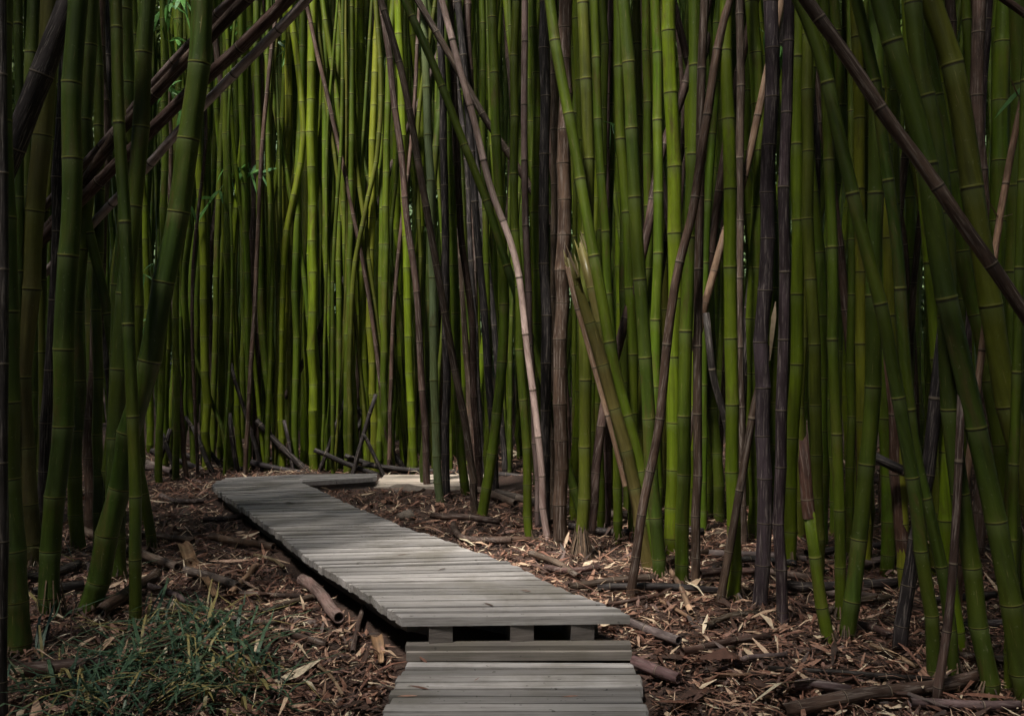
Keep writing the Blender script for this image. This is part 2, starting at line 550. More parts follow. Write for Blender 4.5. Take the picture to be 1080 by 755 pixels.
culm('d', 10, [(84,190),(96,250),(108,310),(119,380),(135,450),(150,510),(158,560),(161,582)], 'thin green culm leaning up to the left inside the left cluster')
culm('d', 17, [(155,0),(152,70),(148,137),(145,210),(139,270),(129,350),(122,430),(121,488),(123,545),(125,616)], 'dark green culm crossing in front of the slanting poles, upper left')
culm('d', 22, [(216,0),(211,61),(198,154),(186,243),(170,325),(154,402),(138,467),(124,525),(113,575),(102,618),(95,648)],
     'thick bent green culm leaning right, nearest in the left cluster', roots=24)
# slanting dead poles upper left
culm('v', 7, [(262,-14),(241,3),(226,20),(180,68),(132,124),(78,184),(-260,548)], 'thinnest bluish pole of the slanting poles at upper left', z=7.35, lean=-2.3, foot=False)
culm('n', 9.5, [(275,-16),(259,0),(225,36),(180,80),(132,132),(76,207),(-230,545)], 'upper brown pole of the slanting dead poles at upper left', z=7.20, lean=-2.3, foot=False)
culm('n', 10, [(322,-18),(304,0),(218,83),(159,138),(96,202),(74,224),(-240,540)], 'dark brown middle pole of the slanting dead poles, upper left', z=7.10, lean=-2.3, foot=False)
culm('q', 7.5, [(340,-17),(322,2),(213,113),(180,147),(122,212),(74,260),(-190,545)], 'pale mauve lowest pole of the slanting dead poles, upper left', z=7.25, lean=-2.3, foot=False)

# --- back row behind the boardwalk bend
culm('g', 7.5, [(172,0),(174,150),(172,300),(168,478)], 'leafy green culm in the gap between left cluster and back row',
     spray=[(172,12,0.4,0.2,0.35,20,0.22), (172,40,0.7,-0.3,0.40,20,0.22), (173,85,0.4,-0.4,0.35,18,0.22), (172,270,-0.5,-0.6,0.40,14,0.17), (171,320,-0.4,-0.5,0.35,12,0.15)], z=8.7)
culm('g', 7, [(190,0),(188,150),(186,300),(186,482)], 'green culm right of the leafy one in the left gap',
     spray=[(190,25,-0.4,0.3,0.35,14,0.2), (188,205,0.5,-0.3,0.25,8,0.17)], z=8.9)
culm('g', 8, [(214,0),(210,120),(206,250),(201,316),(195,415),(190,490)], 'green culm with curved foot left of the boardwalk bend')
culm('g', 8.5, [(219,0),(218,150),(217,250),(216,380),(216,493)], 'straight green culm above the left end of the boardwalk bend',
     spray=[(224,180,0.9,0.0,0.42,9,0.20)])
culm('g', 8.5, [(239,0),(239,120),(241,250),(241,380),(242,496)], 'straight green culm right behind the far left corner of the boardwalk',
     spray=[(236,195,-0.4,-0.6,0.25,8,0.20), (243,185,0.9,0.2,0.30,9,0.19)])
culm('d', 4.5, [(180,300),(206,376),(222,420),(236,458),(240,492)], 'short thin culm leaning left near the boardwalk bend', top=1)
culm('n', 7.5, [(273,0),(270,110),(267,250),(263,366),(266,440),(268,486)], 'warm brown dead culm among green back row, left of centre')
culm('g', 7.5, [(271,0),(272,120),(274,250),(276,350),(284,415),(290,455),(291,497)], 'green culm with a kinked foot right of the warm brown culm')
culm('g', 8.5, [(283,0),(283,120),(284,250),(285,380),(280,490)], 'green culm with leaves near top, right of the kinked-foot culm',
     spray=[(283,42,0.7,-0.2,0.30,12,0.20), (278,30,-0.8,0.1,0.30,10,0.18)])
culm('y', 8, [(306,0),(304,100),(302,200),(302,300),(297,382),(295,495)], 'yellow blotched culm in the back row over the boardwalk bend')
culm('g', 7, [(320,0),(317,120),(312,250),(312,380),(312,497)], 'green culm just right of the yellow blotched culm')
culm('b', 9.5, [(330,0),(329,120),(329,250),(330,366),(331,498)], 'brightest straight green culm with brown stain at upper middle, back row')
culm('g', 7, [(341,0),(343,120),(344,266),(350,380),(346,497)], 'green culm bowed right beside the brightest straight culm')
culm('g', 6.5, [(357,0),(357,250),(358,380),(357,497)], 'slim straight culm second right of the brightest culm')
culm('g', 6.5, [(370,0),(371,150),(370,250),(366,400),(366,499)], 'slim green culm above the right end of boardwalk bend')
culm('b', 8.5, [(378,0),(379,120),(381,250),(383,350),(386,497)], 'bright green culm left of the yellow-green wavy culm')
culm('y', 7.5, [(399,0),(396,80),(393,160),(392,250),(390,316),(393,400),(395,498)], 'yellow-green wavy culm over the right arm of the boardwalk')
culm('g', 7, [(402,0),(403,250),(400,498)], 'green culm right of the yellow-green wavy culm')
culm('g', 7.5, [(414,0),(409,120),(407,250),(405,380),(408,499)], 'second green culm right of the yellow-green wavy culm')
culm('d', 5, [(428,200),(423,250),(412,330),(404,420),(400,490)], 'thin dark culm leaning right behind the wavy yellow-green culm', top=1)
culm('b', 8.5, [(420,0),(424,120),(428,250),(432,382),(436,500)], 'bright green culm left of the long wavy brown pole')
culm('n', 7, [(406,30),(412,80),(423,165),(431,250),(439,300),(444,382),(448,450),(450,505)], 'long wavy brown pole left of the pale-footed culm', z=8.4)
culm('d', 8, [(471,0),(465,80),(459,165),(454,250),(451,382),(446,512)], 'dark green culm slightly leaning right, crossing the long wavy brown pole')
culm('w', 8.5, [(446,0),(452,150),(456,280),(458,350),(458,410),(461,495),(463,530)], 'whitish-footed bent culm standing in litter at centre')
culm('g', 9, [(470,0),(472,120),(476,250),(479,316),(483,415),(488,495),(491,521)], 'green culm with curved foot near centre, right of whitish one')
culm('k', 8, [(466,60),(470,280),(471,420),(470,524)], 'black upright pole between whitish-footed and curved-foot culms')
culm('n', 7.5, [(474,0),(480,120),(487,250),(496,316),(502,450),(507,520)], 'dark brown pole leaning left near centre, right of the curved-foot culm')
culm('k', 8, [(482,0),(492,100),(504,250),(511,333),(519,450),(523,528)], 'long black pole bowing down right of centre')
culm('g', 10.5, [(519,0),(522,116),(528,232),(530,366),(525,430),(517,490),(506,547)], 'green culm whose foot sweeps left beside the litter, at centre')
culm('g', 7, [(508,0),(510,150),(513,280),(514,420),(514,522)], 'thin green culm just left of the sweeping-foot culm')
# crossing poles
culm('n', 7.5, [(401,0),(423,73),(438,149),(446,200),(462,290),(478,380),(494,470),(500,535)], 'dark brown pole sloping down from top centre, left of pale pole', z=7.2)
culm('d', 8.5, [(426,0),(456,66),(482,132),(522,242),(545,310),(572,400),(600,500),(618,560)], 'dark green pole sloping across the top centre', z=6.6)
culm('n', 7.5, [(439,0),(484,76),(514,129),(537,162),(580,235),(640,340)], 'brown pole sloping right behind the pale pole, top centre', z=7.6, foot=False)
culm('p', 7.0, [(466,0),(482,63),(499,122),(519,205),(540,262),(558,382),(570,480),(577,573)], 'pale pinkish dead pole leaning left through the centre')
culm('v', 5.5, [(478,10),(446,100),(408,186),(391,242),(335,353),(300,420)], 'thin mauve pole slanting left behind the centre culms', z=9.9, foot=False)
culm('k', 6, [(391,242),(360,300),(340,340),(336,378),(358,410),(400,458),(430,500)], 'crooked black pole lying against the back row, centre left', z=9.5, foot=False, top=1)

# --- centre right
culm('g', 9, [(543,0),(543,250),(545,280),(550,415),(556,500),(559,572)], 'green culm behind the pale pinkish pole')
culm('v', 7, [(553,0),(553,132),(555,250),(558,340),(565,460),(568,560)], 'mauve-grey pole just right of the pale pinkish pole at top')
culm('g', 8.5, [(562,0),(565,132),(566,250),(568,420),(570,556)], 'green culm left of the very dark maroon pole')
culm('k', 11, [(574,0),(574,250),(575,450),(575,562)], 'very dark maroon straight pole right of centre')
culm('n', 9, [(582,0),(584,60),(585,250),(583,400),(584,548)], 'brown pole tight against the very dark maroon pole')
culm('g', 12, [(581,0),(596,100),(608,165),(622,250),(634,316),(646,382),(669,468),(680,520),(692,602)], 'green culm leaning left with a hole and grey scar, behind splintered one', lean=0.2)
culm('n', 14, [(596,0),(595,120),(594,250),(591,350),(592,500),(591,576)], 'thick charred grey-brown pole right of centre', inter=0.2)
culm('o', 12.5, [(616,0),(619,132),(619,250),(617,366),(616,500),(613,588)], 'olive brown-blotched culm with a shaggy root foot', roots=170)
culm('g', 9.5, [(626,0),(631,132),(638,250),(645,340),(650,420),(653,572)], 'green culm right of the olive shaggy-footed culm')
culm('g', 8.5, [(636,0),(637,120),(634,250),(632,400),(634,560)], 'narrow green culm behind the leaf tuft, right of centre', spray=[(637,128,0.2,-0.4,0.16,14,0.16)])
culm('v', 7.5, [(645,0),(639,140),(640,250),(640,420),(641,556)], 'pale mauve pole between two green culms, upper middle right')
culm('d', 13.5, [(657,0),(664,100),(671,250),(681,382),(688,500),(697,612)], 'thick dark green culm, foot beside the front boardwalk corner', roots=40)
culm('g', 11.5, [(652,0),(654,120),(662,250),(667,382),(668,500),(668,566)], 'green culm directly behind the thick dark green one')
culm('o', 9, [(671,0),(672,110),(674,300),(676,450),(677,558)], 'olive culm peeking right of the thick dark green one')
culm('g', 9, [(682,0),(684,250),(688,420),(690,562)], 'green culm between the thick dark one and the bright fat culm')
culm('g', 10.5, [(691,0),(694,100),(694,250),(692,382),(693,574)], 'green culm with leaf bit, left of the bright fat culm')
culm('b', 14.5, [(704,0),(708,130),(711,250),(712,350),(709,480),(708,582)], 'bright fat straight culm right of centre')
culm('n', 9.5, [(748,0),(735,50),(720,99),(697,165),(682,250),(657,350),(639,422),(628,500),(622,566)], 'long black-brown pole leaning right behind the splintered culm')
culm('n', 9.5, [(770,0),(756,66),(741,150),(730,225),(716,275),(702,382),(692,462),(680,520),(664,634)], 'long rough brown pole leaning right, foot by boardwalk front corner')
culm('v', 7, [(664,20),(677,66),(687,126),(700,200),(716,300)], 'short mauve pole leaning left between green culms at upper right-centre', z=6.9, foot=False)
culm('g', 13.5, [(732,0),(732,125),(728,218),(726,306),(724,376),(721,500),(719,620)], 'tall green culm left of the rough brown leaning pole top', roots=16)
culm('n', 9, [(743,0),(740,60),(738,200),(736,400),(734,626)], 'half brown dead culm beside the tall green one')
culm('g', 9, [(760,0),(752,120),(744,250),(741,400),(741,560)], 'green culm behind the rough brown leaning pole')
culm('b', 13.5, [(767,0),(768,100),(770,190),(770,250),(771,350),(773,490),(775,633)], 'bright green culm with pale patch, left of the dark brown pole')
culm('n', 8.5, [(780,0),(780,100),(781,250),(780,330),(783,575)], 'straight dark brown pole right of the bright pale-patched culm')
culm('g', 14, [(794,0),(795,40),(801,139),(797,250),(793,382),(796,482),(798,568)], 'stout green culm just left of the thick purple-black pole', spray=[(800,30,0.4,-0.5,0.30,14,0.13)])
PB = culm('u', 15, [(815,0),(813,100),(809,232),(804,382),(806,500),(802,640)], 'thickest purple-black upright pole right of centre', inter=0.22)
culm('u', 11.5, [(833,0),(829,139),(826,250),(824,382),(823,500),(823,607),(826,660)], 'purple-brown pole next right of the thickest purple-black pole')
culm('b', 13, [(842,0),(839,149),(841,250),(839,370),(836,470),(834,595)], 'bright green culm right beside the purple-brown pole')
culm('o', 12, [(851,0),(853,250),(859,366),(861,500),(862,605)], 'olive culm behind the short torn brown stump')
culm('k', 9, [(859,0),(860,120),(862,250),(866,400),(868,560)], 'black pole behind the olive culm, upper right')
culm('g', 11, [(870,0),(873,120),(877,250),(879,322),(881,450),(885,560),(885,655)], 'upright dark green culm left of the big diagonal pole crossing')
culm('d', 13.5, [(840,-10),(851,16),(866,60),(886,149),(910,250),(930,326),(943,400),(956,470),(970,550),(979,640),(990,722)], 'long green culm bowing left under the big diagonal pole')
culm('n', 14, [(838,-19),(851,0),(900,70),(933,122),(979,185),(1022,250),(1080,330),(1150,428),(1405,785)], 'big brown diagonal pole crossing the upper right', z=3.36, foot=False)
culm('d', 12, [(903,0),(920,83),(933,166),(945,250),(955,387),(966,480),(980,540),(999,637),(1008,717)], 'dark green culm bowing left next to the long bowing one')
culm('d', 16, [(925,0),(922,150),(921,250),(920,440),(915,500),(905,593),(892,678)], 'green culm with a torn spot, foot kicked to the left', roots=18)
culm('d', 21, [(930,0),(950,66),(973,156),(987,250),(999,310),(1016,382),(1031,449),(1042,510),(1056,590),(1072,680),(1085,745)], 'fattest blue-green leaning culm in the right front')
culm('d', 18, [(961,0),(966,60),(986,149),(997,230),(1002,385),(1010,490),(1028,625),(1043,735)], 'dark mottled culm behind the fattest leaning one', roots=18)
culm('g', 16, [(967,0),(989,109),(1009,199),(1020,290),(1035,350),(1049,432),(1060,500),(1075,590),(1085,640)], 'yellower green leaning culm between two darker ones, right')
culm('o', 22, [(979,0),(999,66),(1018,152),(1034,250),(1046,320),(1060,399),(1076,475),(1092,560),(1104,690)], 'fat scratched olive culm leaning left, meeting the right edge')
culm('u', 13, [(1042,0),(1036,80),(1030,160),(1022,300),(1012,420),(1004,560)], 'purplish brown pole right of the fat scratched culm')
culm('n', 11, [(1026,0),(1025,126),(1020,300),(1018,560)], 'dark brown pole behind the fat scratched culm top')
culm('g', 18, [(1056,0),(1054,160),(1056,300),(1060,450),(1062,600)], 'broad green culm behind the thin tan branch, near right edge')
culm('d', 17, [(1075,0),(1073,250),(1070,400),(1068,645)], 'dark green culm at the right edge of the photo')
TAN = culm('t', 7, [(1086,60),(1080,93),(1066,159),(1054,232),(1049,276),(1037,356),(1030,410),(1018,520),(1010,640)], 'thin tan dry stem with side twigs near right edge', z=4.3,
     spray=[(1074,118,0.4,-0.1,0.12,6,0.18), (1077,95,0.5,0.5,0.12,5,0.14)])
culm('n', 8, [(1035,-18),(1059,0),(1082,16),(1140,60),(2010,713)], 'short brown pole cutting the top right corner', z=4.0, foot=False)
culm('k', 14.5, [(999,320),(993,370),(983,449),(974,510),(965,575),(948,693)], 'black-purple leaning pole among green culms, lower right', top=1)
culm('n', 9, [(1015,400),(1010,516),(999,662),(987,744)], 'thin dark brown stick leaning in front, lower right', top=1)
YC = culm('y', 12, [(930,120),(938,300),(943,410),(948,500),(954,628)], 'yellowish culm wrapped in torn brown sheath, lower right')
culm('b', 14, [(975,200),(990,380),(996,480),(999,571),(1012,690)], 'yellow-green culm behind the thin dark stick, lower right')
culm('g', 10, [(1068,560),(1066,640),(1064,735)], 'green culm foot at the lower right edge', z=3.75)
culm('n', 9, [(812,365),(797,416),(785,490),(772,570),(759,638)], 'brown stick leaning right against the thickest purple-black pole', top=1)
culm('t', 8, [(812,60),(798,129),(786,185),(763,250),(748,306),(730,370)], 'tan brown pole leaning right behind the bright pale-patched culm', z=6.2, foot=False)
culm('k', 8, [(744,330),(748,360),(753,400),(766,450),(780,520),(785,575)], 'rough black crooked pole left of the brown leaning stick', top=1)
culm('n', 9, [(872,160),(880,230),(893,330),(905,450),(912,570)], 'thin reddish brown pole behind the bowing culms, right')
culm('g', 9, [(898,0),(899,100),(898,300),(897,450),(896,590)], 'green culm left of the bowing culms with a leaf tuft', spray=[(899,118,0.6,0.1,0.12,8,0.12)])
culm('y', 12, [(901,0),(905,120),(908,300),(910,450),(912,600)], 'yellowish green culm behind the bowing culms')
# broken culms
BR = culm('m', 13, [(604,285),(612,312),(624,350),(640,405),(656,460),(668,510),(681,572)], 'splintered dead culm with torn pointed top, right of centre', splinter=0.16, z=5.5, inter=0.22)
BR3 = culm('m', 12, [(616,268),(626,310),(634,345),(646,392),(660,450),(674,510),(686,570)], 'second torn culm half joined to the splintered one', splinter=0.12, z=5.62, inter=0.22)
BR2 = culm('g', 12.5, [(853,540),(858,580),(864,626),(874,682)], 'short bright green stump with a torn brown top, right', splinter=0.04)

def child_tube(parent, curve, r, mat, name, color, inter=0.3, splinter=0.0, sides=12, seed=1):
    V, Fq, U = tube(spline(curve), r, r * 0.98, inter, sides, seed, (False, True), splinter)
    M = np.array(parent.rotation_quaternion.to_matrix())
    b = np.array(parent.location)
    return link(name, mesh_from(name, (V - b) @ M, Fq, mat, {'u': U}), parent, None, None, None, None, color)

zb2 = base_depth(682)
o = child_tube(BR2, [at(854,546,zb2), at(850,515,zb2), at(846,474,zb2)], 12.5/F*zb2/2*1.07, MAT_DEAD, 'torn_top', (0.095, 0.046, 0.032), splinter=0.16, seed=4)
o['label'] = 'brown torn upper end'
yz = base_depth(628)
o = child_tube(YC, [at(953,600,yz), at(950,540,yz), at(947,480,yz), at(943,415,yz), at(940,380,yz)], 12 / F * yz / 2 * 1.22, MAT_DEAD, 'torn_sheath', (0.12, 0.062, 0.042), splinter=0.14, sides=12, seed=6)
o['label'] = 'ragged brown sheath'
pz = base_depth(640) - 0.03
bv, bf, ba = [], [], []
for dd in (0, 0.004):
    strip(bv, bf, ba, [at(818, 318, pz + dd), at(816, 335, pz + dd - 0.02), at(814, 355, pz + dd - 0.02), at(812, 380, pz + dd)], [0.002, 0.013, 0.011, 0.002], np.array([1.0, 0.3, 0]), 1.0)
Mq = np.array(PB.rotation_quaternion.to_matrix()); bq = np.array(PB.location)
link('peeling_bark', mesh_from('peeling_bark', (np.array(bv) - bq) @ Mq, np.array(bf), MAT_SHEATH, {'tint': ba}), PB)
def splinters(parent, px, py, z, n, ln, spread, slope):
    V, Fq, A = [], [], []
    for k in range(n):
        x = px + rng.uniform(-spread, spread)
        p = at(x, py + rng.uniform(-6, 12), z + rng.uniform(-0.02, 0.02))
        d = unit([slope + rng.normal() * 0.06, rng.normal() * 0.05, 1])
        l = ln * rng.uniform(0.3, 1)
        strip(V, Fq, A, [p, p + d * l * 0.6, p + d * l], [0.006, 0.0045, 0.0008], unit([1, rng.normal() * 0.6, 0]), rng.random())
    M = np.array(parent.rotation_quaternion.to_matrix()); b = np.array(parent.location)
    link('splinters', mesh_from('splinters', (np.array(V) - b) @ M, np.array(Fq), MAT_STICK, {'tint': A}), parent)
child_tube(BR, [at(660,512,5.42), at(646,460,5.42), at(631,405,5.42), at(616,350,5.42), at(605,312,5.42), at(599,284,5.42)], 2.7/F*5.42, MAT_DEAD, 'split_edge', (0.34, 0.22, 0.14), splinter=0.05, sides=8, seed=9)
splinters(BR, 606, 288, 5.5, 7, 0.20, 5, -0.35)
splinters(BR3, 617, 272, 5.62, 6, 0.15, 4, -0.3)
# dry strips on the tan stem and the torn sheath round the yellow culm
def twigs(parent, items, name='side_twig'):
    V, Fq, A = [], [], []
    for (x0, y0, x1, y1, z, r) in items:
        twig(V, Fq, A, at(x0, y0, z), at(x1, y1, z - 0.06), r, rng.uniform(0.5, 1))
    M = np.array(parent.rotation_quaternion.to_matrix()); b = np.array(parent.location)
    link(name, mesh_from(name, (np.array(V) - b) @ M, np.array(Fq), MAT_STICK, {'tint': A}), parent)
twigs(TAN, [(1054,232,1038,204,4.3,0.004), (1054,230,1068,226,4.3,0.004), (1074,102,1065,82,4.3,0.004)])

# --- fill: the rest of the grove, each culm its own thing
SKIP = {112, 177, 181, 221, 253, 260, 261, 263, 264, 265, 266, 267, 269, 270, 271, 272, 275, 276, 278, 279, 280, 281, 283, 28, 54, 62, 84, 103, 110, 195, 216, 3, 29, 42, 58, 71, 73, 76, 88, 101, 106, 165, 185, 186, 222, 224, 231, 234, 245, 0, 1, 4, 5, 15, 46, 47, 49, 50, 51, 52, 55, 70, 78, 85, 86, 87, 90, 91, 93, 96, 98, 99, 100, 102, 105, 107, 108, 109, 111, 113, 116, 117, 118, 122, 123, 124, 125, 126, 127, 128, 129, 142, 149, 167, 170, 173, 175, 176, 178, 180, 182, 188, 189, 190, 194, 196, 197, 198, 199, 200, 202, 208, 209, 215}
fr = random.Random(5)
fill = []
def add_fill(n, x0, x1, z0, z1, row, tones, dia=(0.055, 0.082), xbias=None):
    for k in range(n):
        x = x0 + (x1 - x0) * (k + fr.uniform(0.0, 1.0)) / n
        z = fr.uniform(z0, z1)
        fill.append((row, x, z, fr.choice(tones), fr.uniform(*dia), fr.gauss(0, 26), fr.gauss(0, 10), fr.gauss(0, 9)))
add_fill(46, 150, 552, 9.3, 10.6, 'second', 'gggggbbbdon')
add_fill(52, 140, 560, 10.8, 12.6, 'third', 'ggggbbboydn')
add_fill(24, -5, 150, 6.1, 8.6, 'left', 'dddddgok')
add_fill(12, 60, 200, 9.0, 11.5, 'left back', 'gggddn')
add_fill(16, 600, 820, 6.7, 7.8, 'right', 'ggggdbon', (0.06, 0.085))
add_fill(18, 815, 1085, 5.2, 7.4, 'right', 'ggggddoon', (0.06, 0.09))
add_fill(30, 545, 1085, 7.8, 10.5, 'right back', 'gggbbdon', (0.055, 0.085))
for k in range(22):
    fill.append(('crossing', fr.uniform(390, 1010), fr.uniform(6.6, 10.5), fr.choice('nnnnkkv'), fr.uniform(0.035, 0.06), fr.choice([-1, 1]) * fr.uniform(60, 240), fr.gauss(0, 6), fr.gauss(0, 6)))
for k in range(16):
    fill.append(('crossing', fr.uniform(250, 900), fr.uniform(7.8, 9.6), fr.choice('ggddob'), fr.uniform(0.03, 0.055), fr.choice([-1, 1]) * fr.uniform(50, 190), fr.gauss(0, 12), fr.gauss(0, 8)))
for k in range(24):
    fill.append(('front back', fr.uniform(150, 540), fr.uniform(8.9, 9.6), fr.choice('gggddon'), fr.uniform(0.026, 0.048), fr.gauss(0, 40), fr.gauss(0, 10), fr.gauss(0, 9)))
for k in range(24):
    fill.append(('thin right', 565 + 18.5 * k + fr.uniform(0, 14), fr.uniform(7.2, 9.6), fr.choice('ggddobn'), fr.uniform(0.03, 0.048), fr.gauss(0, 45), fr.gauss(0, 10), fr.gauss(0, 9)))
for i, (row, x, z, t, dia, lean, b1, b2) in enumerate(fill):
    if i in SKIP:
        continue
    if 6.8 < z < 9.12 and -2.4 < (x - CX) / F * z < 0.14:      # never through the boards
        z = 9.15 + 0.01 * (i % 30)
    py = HY + (CAMH + 0.012 * (z - 4)) / z * F
    dl = 0.4 * lean
    pts = [(x + dl, 0), (x + dl * 0.66 + b1 * 0.6, 130), (x + dl * 0.33 + b2 * 0.6, 290), (x, py)]
    o = culm(t, dia / z * F, pts, None, z=z, row=row)
    CULMS[-1][1]['fill'] = i

# --- far grove: hundreds of culms that read as one mass
def far_grove():
    VV, FF, UU, TT = [], [], [], []
    off = 0
    r = np.random.default_rng(3)
    for k in range(2100):
        if k < 650:
            z = r.uniform(12.8, 27)
            x = r.uniform(-0.62, 0.62) * z
        else:                                   # grove carried on unseen beside and behind the viewer to block skylight
            z = r.uniform(-13, 14)
            x = r.choice([-1, 1]) * r.uniform(max(1.3, 0.62 * z + 1.2), 14)
        h = r.uniform(8.5, 11)
        n = int(h / 0.32)
        s = np.linspace(0, 1, n * 2 + 1)
        lx, ly = r.normal(0, 0.35), r.normal(0, 0.35)
        bx = r.normal(0, 0.15)
        P = np.column_stack([x + lx * s + bx * np.sin(s * 3.1), z + ly * s, -0.2 + h * s])
        rad = r.uniform(0.026, 0.042) * np.where(np.arange(len(s)) % 2 == 0, 1.06, 1.0)
        th = np.arange(6) / 6 * 2 * math.pi
        V = P[:, None, :] + rad[:, None, None] * np.stack([np.cos(th), np.sin(th), 0 * th], -1)[None]
        nr = len(s)
        i = np.arange(nr - 1)[:, None] * 6; j = np.arange(6)[None]; j2 = (j + 1) % 6
        Fq = np.stack([i + j, i + j2, i + 6 + j2, i + 6 + j], -1).reshape(-1, 4) + off
        VV.append(V.reshape(-1, 3)); FF.append(Fq); UU.append(np.repeat(np.arange(nr) / 2.0, 6))
        off += nr * 6
    return np.vstack(VV), np.vstack(FF), np.concatenate(UU)
V, Fq, U = far_grove()
o = link('distant_bamboo_grove', mesh_from('distant_bamboo_grove', V, Fq, MAT_GREEN, {'u': U}), None,
         'dense dim mass of thin green culms behind the back row', 'bamboo grove', None, 'stuff', (0.038, 0.070, 0.006))

# ------------------------------------------------------------------ leaf masses (numpy, many leaf faces)
def leaf_cloud(P, ln, wd, seed, hang=0.5):
    r = np.random.default_rng(seed)
    n = len(P)
    az = r.uniform(0, 2 * math.pi, n)
    el = r.normal(-hang, 0.45, n)
    D = np.column_stack([np.cos(az) * np.cos(el), np.sin(az) * np.cos(el), np.sin(el)])
    S = np.cross(D, r.normal(size=(n, 3))); S /= np.linalg.norm(S, axis=1)[:, None]
    l = ln * r.uniform(0.6, 1.3, n)[:, None]; w = wd * r.uniform(0.7, 1.3, n)[:, None]
    V = np.stack([P - S * w * 0.1, P + S * w * 0.1, P + D * l * 0.45 + S * w * 0.5, P + D * l * 0.45 - S * w * 0.5,
                  P + D * l + S * w * 0.02 - [0, 0, 0.04], P + D * l - S * w * 0.02 - [0, 0, 0.04]], axis=1)
    b = (np.arange(n) * 6)[:, None]
    Fq = np.concatenate([b + [[0, 1, 2, 3]], b + [[3, 2, 4, 5]]], axis=1).reshape(-1, 4)
    t = np.repeat(r.uniform(0, 1, n), 6)
    return V.reshape(-1, 3), Fq, t

def canopy():
    r = np.random.default_rng(21)
    n = 330000
    x = r.uniform(-21, 21, n); y = r.uniform(-16, 30, n)
    z = r.uniform(6.9, 9.8, n)
    c = np.sin(1.1 * x + 0.7 * y) + np.sin(0.8 * x - 1.3 * y + 2) + np.sin(2.3 * x + 1.1) * 0.5
    def hole(cx, cy, rx, ry):
        return np.exp(-((((x - cx) / rx) ** 2 + ((y - cy) / ry) ** 2) ** 1.6))
    keep = 0.86 + 0.10 * c                      # clumps; gaps added where sun should reach the boards and back row
    keep = keep * (1 - 0.98 * hole(-2.6, 1.9, 1.1, 1.7)) * (1 - 0.97 * hole(-2.7, 6.9, 2.5, 2.2)) * (1 - 0.85 * hole(-0.8, 3.7, 1.1, 1.4)) * (1 - 0.30 * hole(-0.2, 0.8, 1.2, 1.2))
    k = r.random(n) < keep
    return np.column_stack([x, y, z])[k]
P = canopy()
V, Fq, T = leaf_cloud(P, 0.42, 0.105, 5)
link('bamboo_canopy', mesh_from('bamboo_canopy', V, Fq, MAT_LEAF, {'tint': T}, smooth=False), None,
     'leafy bamboo canopy over the grove, gaps shaped for the light', 'canopy', None, 'stuff')
r_ = np.random.default_rng(8)
n = 110000
P = np.column_stack([r_.uniform(-21, 21, n), r_.uniform(21, 33, n), r_.uniform(-0.2, 12.5, n)])
P = P[r_.random(n) < 0.75 + 0.25 * np.sin(P[:, 0] * 1.1) * np.sin(P[:, 2] * 1.3 + P[:, 0])]
n2 = 90000
a_ = r_.uniform(0, 2 * math.pi, n2); d_ = r_.uniform(17, 21, n2)
Q = np.column_stack([np.sin(a_) * d_, np.cos(a_) * d_ + 2, r_.uniform(-0.3, 8.5, n2)])  # leaf ring around the viewer, added to block low skylight
Q = Q[(Q[:, 1] < 0.9 * np.abs(Q[:, 0]))]
P = np.vstack([P, Q])
V, Fq, T = leaf_cloud(P, 0.40, 0.10, 6)
link('distant_leaves', mesh_from('distant_leaves', V, Fq, MAT_LEAF, {'tint': T}, smooth=False), None,
     'mass of leaves closing the view far behind the culms', 'foliage', None, 'stuff')

# ------------------------------------------------------------------ ground
gx = np.unique(np.r_[np.linspace(-80, -7, 16), np.linspace(-7, 7, 141), np.linspace(7, 80, 16)])
gy = np.unique(np.r_[np.linspace(-30, 1, 10), np.linspace(1, 12, 111), np.linspace(12, 130, 24)])
X, Y = np.meshgrid(gx, gy)
Z = ground_np(X, Y)
Vg = np.column_stack([X.ravel(), Y.ravel(), Z.ravel()])
nx = len(gx)
ii = (np.arange(len(gy) - 1)[:, None] * nx + np.arange(nx - 1)[None]).ravel()
link('ground', mesh_from('ground', Vg, np.column_stack([ii, ii + 1, ii + nx + 1, ii + nx]), MAT_SOIL), None,
     'dark brown forest soil under the leaf litter', 'ground', None, 'structure')

hx, hy = np.meshgrid(np.linspace(-90, 90, 61), np.linspace(33, 120, 30))
hz = -0.3 + np.clip((hy - 34) * 0.75, 0, 42) * (1 + 0.12 * np.sin(hx * 0.13)) + 0.5 * np.sin(hx * 0.7 + hy) - 0.4
nh = 61
ih = (np.arange(29)[:, None] * nh + np.arange(nh - 1)[None]).ravel()
m, nth, bh = new_mat('wooded_slope')
tch = N(nth, 'ShaderNodeTexCoord')
L(nth, ramp(nth, noise(nth, tch.outputs['Object'], 0.8, 6, 0.7), [(0.3, (0.012, 0.022, 0.008)), (0.7, (0.05, 0.085, 0.02))]), bh.inputs['Base Color'])
bh.inputs['Roughness'].default_value = 0.9
link('hills', mesh_from('hills', np.column_stack([hx.ravel(), hy.ravel(), hz.ravel()]), np.column_stack([ih, ih + 1, ih + nh + 1, ih + nh]), m), None,
     'dark wooded slope rising far behind the grove', 'hill', None, 'structure')

# ------------------------------------------------------------------ boardwalk
def deck_z(py):
    return 1134.0 / (py - 366.5)
def deck_pt(px, py):
    return at(px, py, deck_z(py))
def resample(pts, s):
    P = np.array(pts); d = np.r_[0, np.cumsum(np.linalg.norm(np.diff(P, axis=0), axis=1))]
    d /= d[-1]
    return np.column_stack([np.interp(s, d, P[:, k]) for k in range(3)])

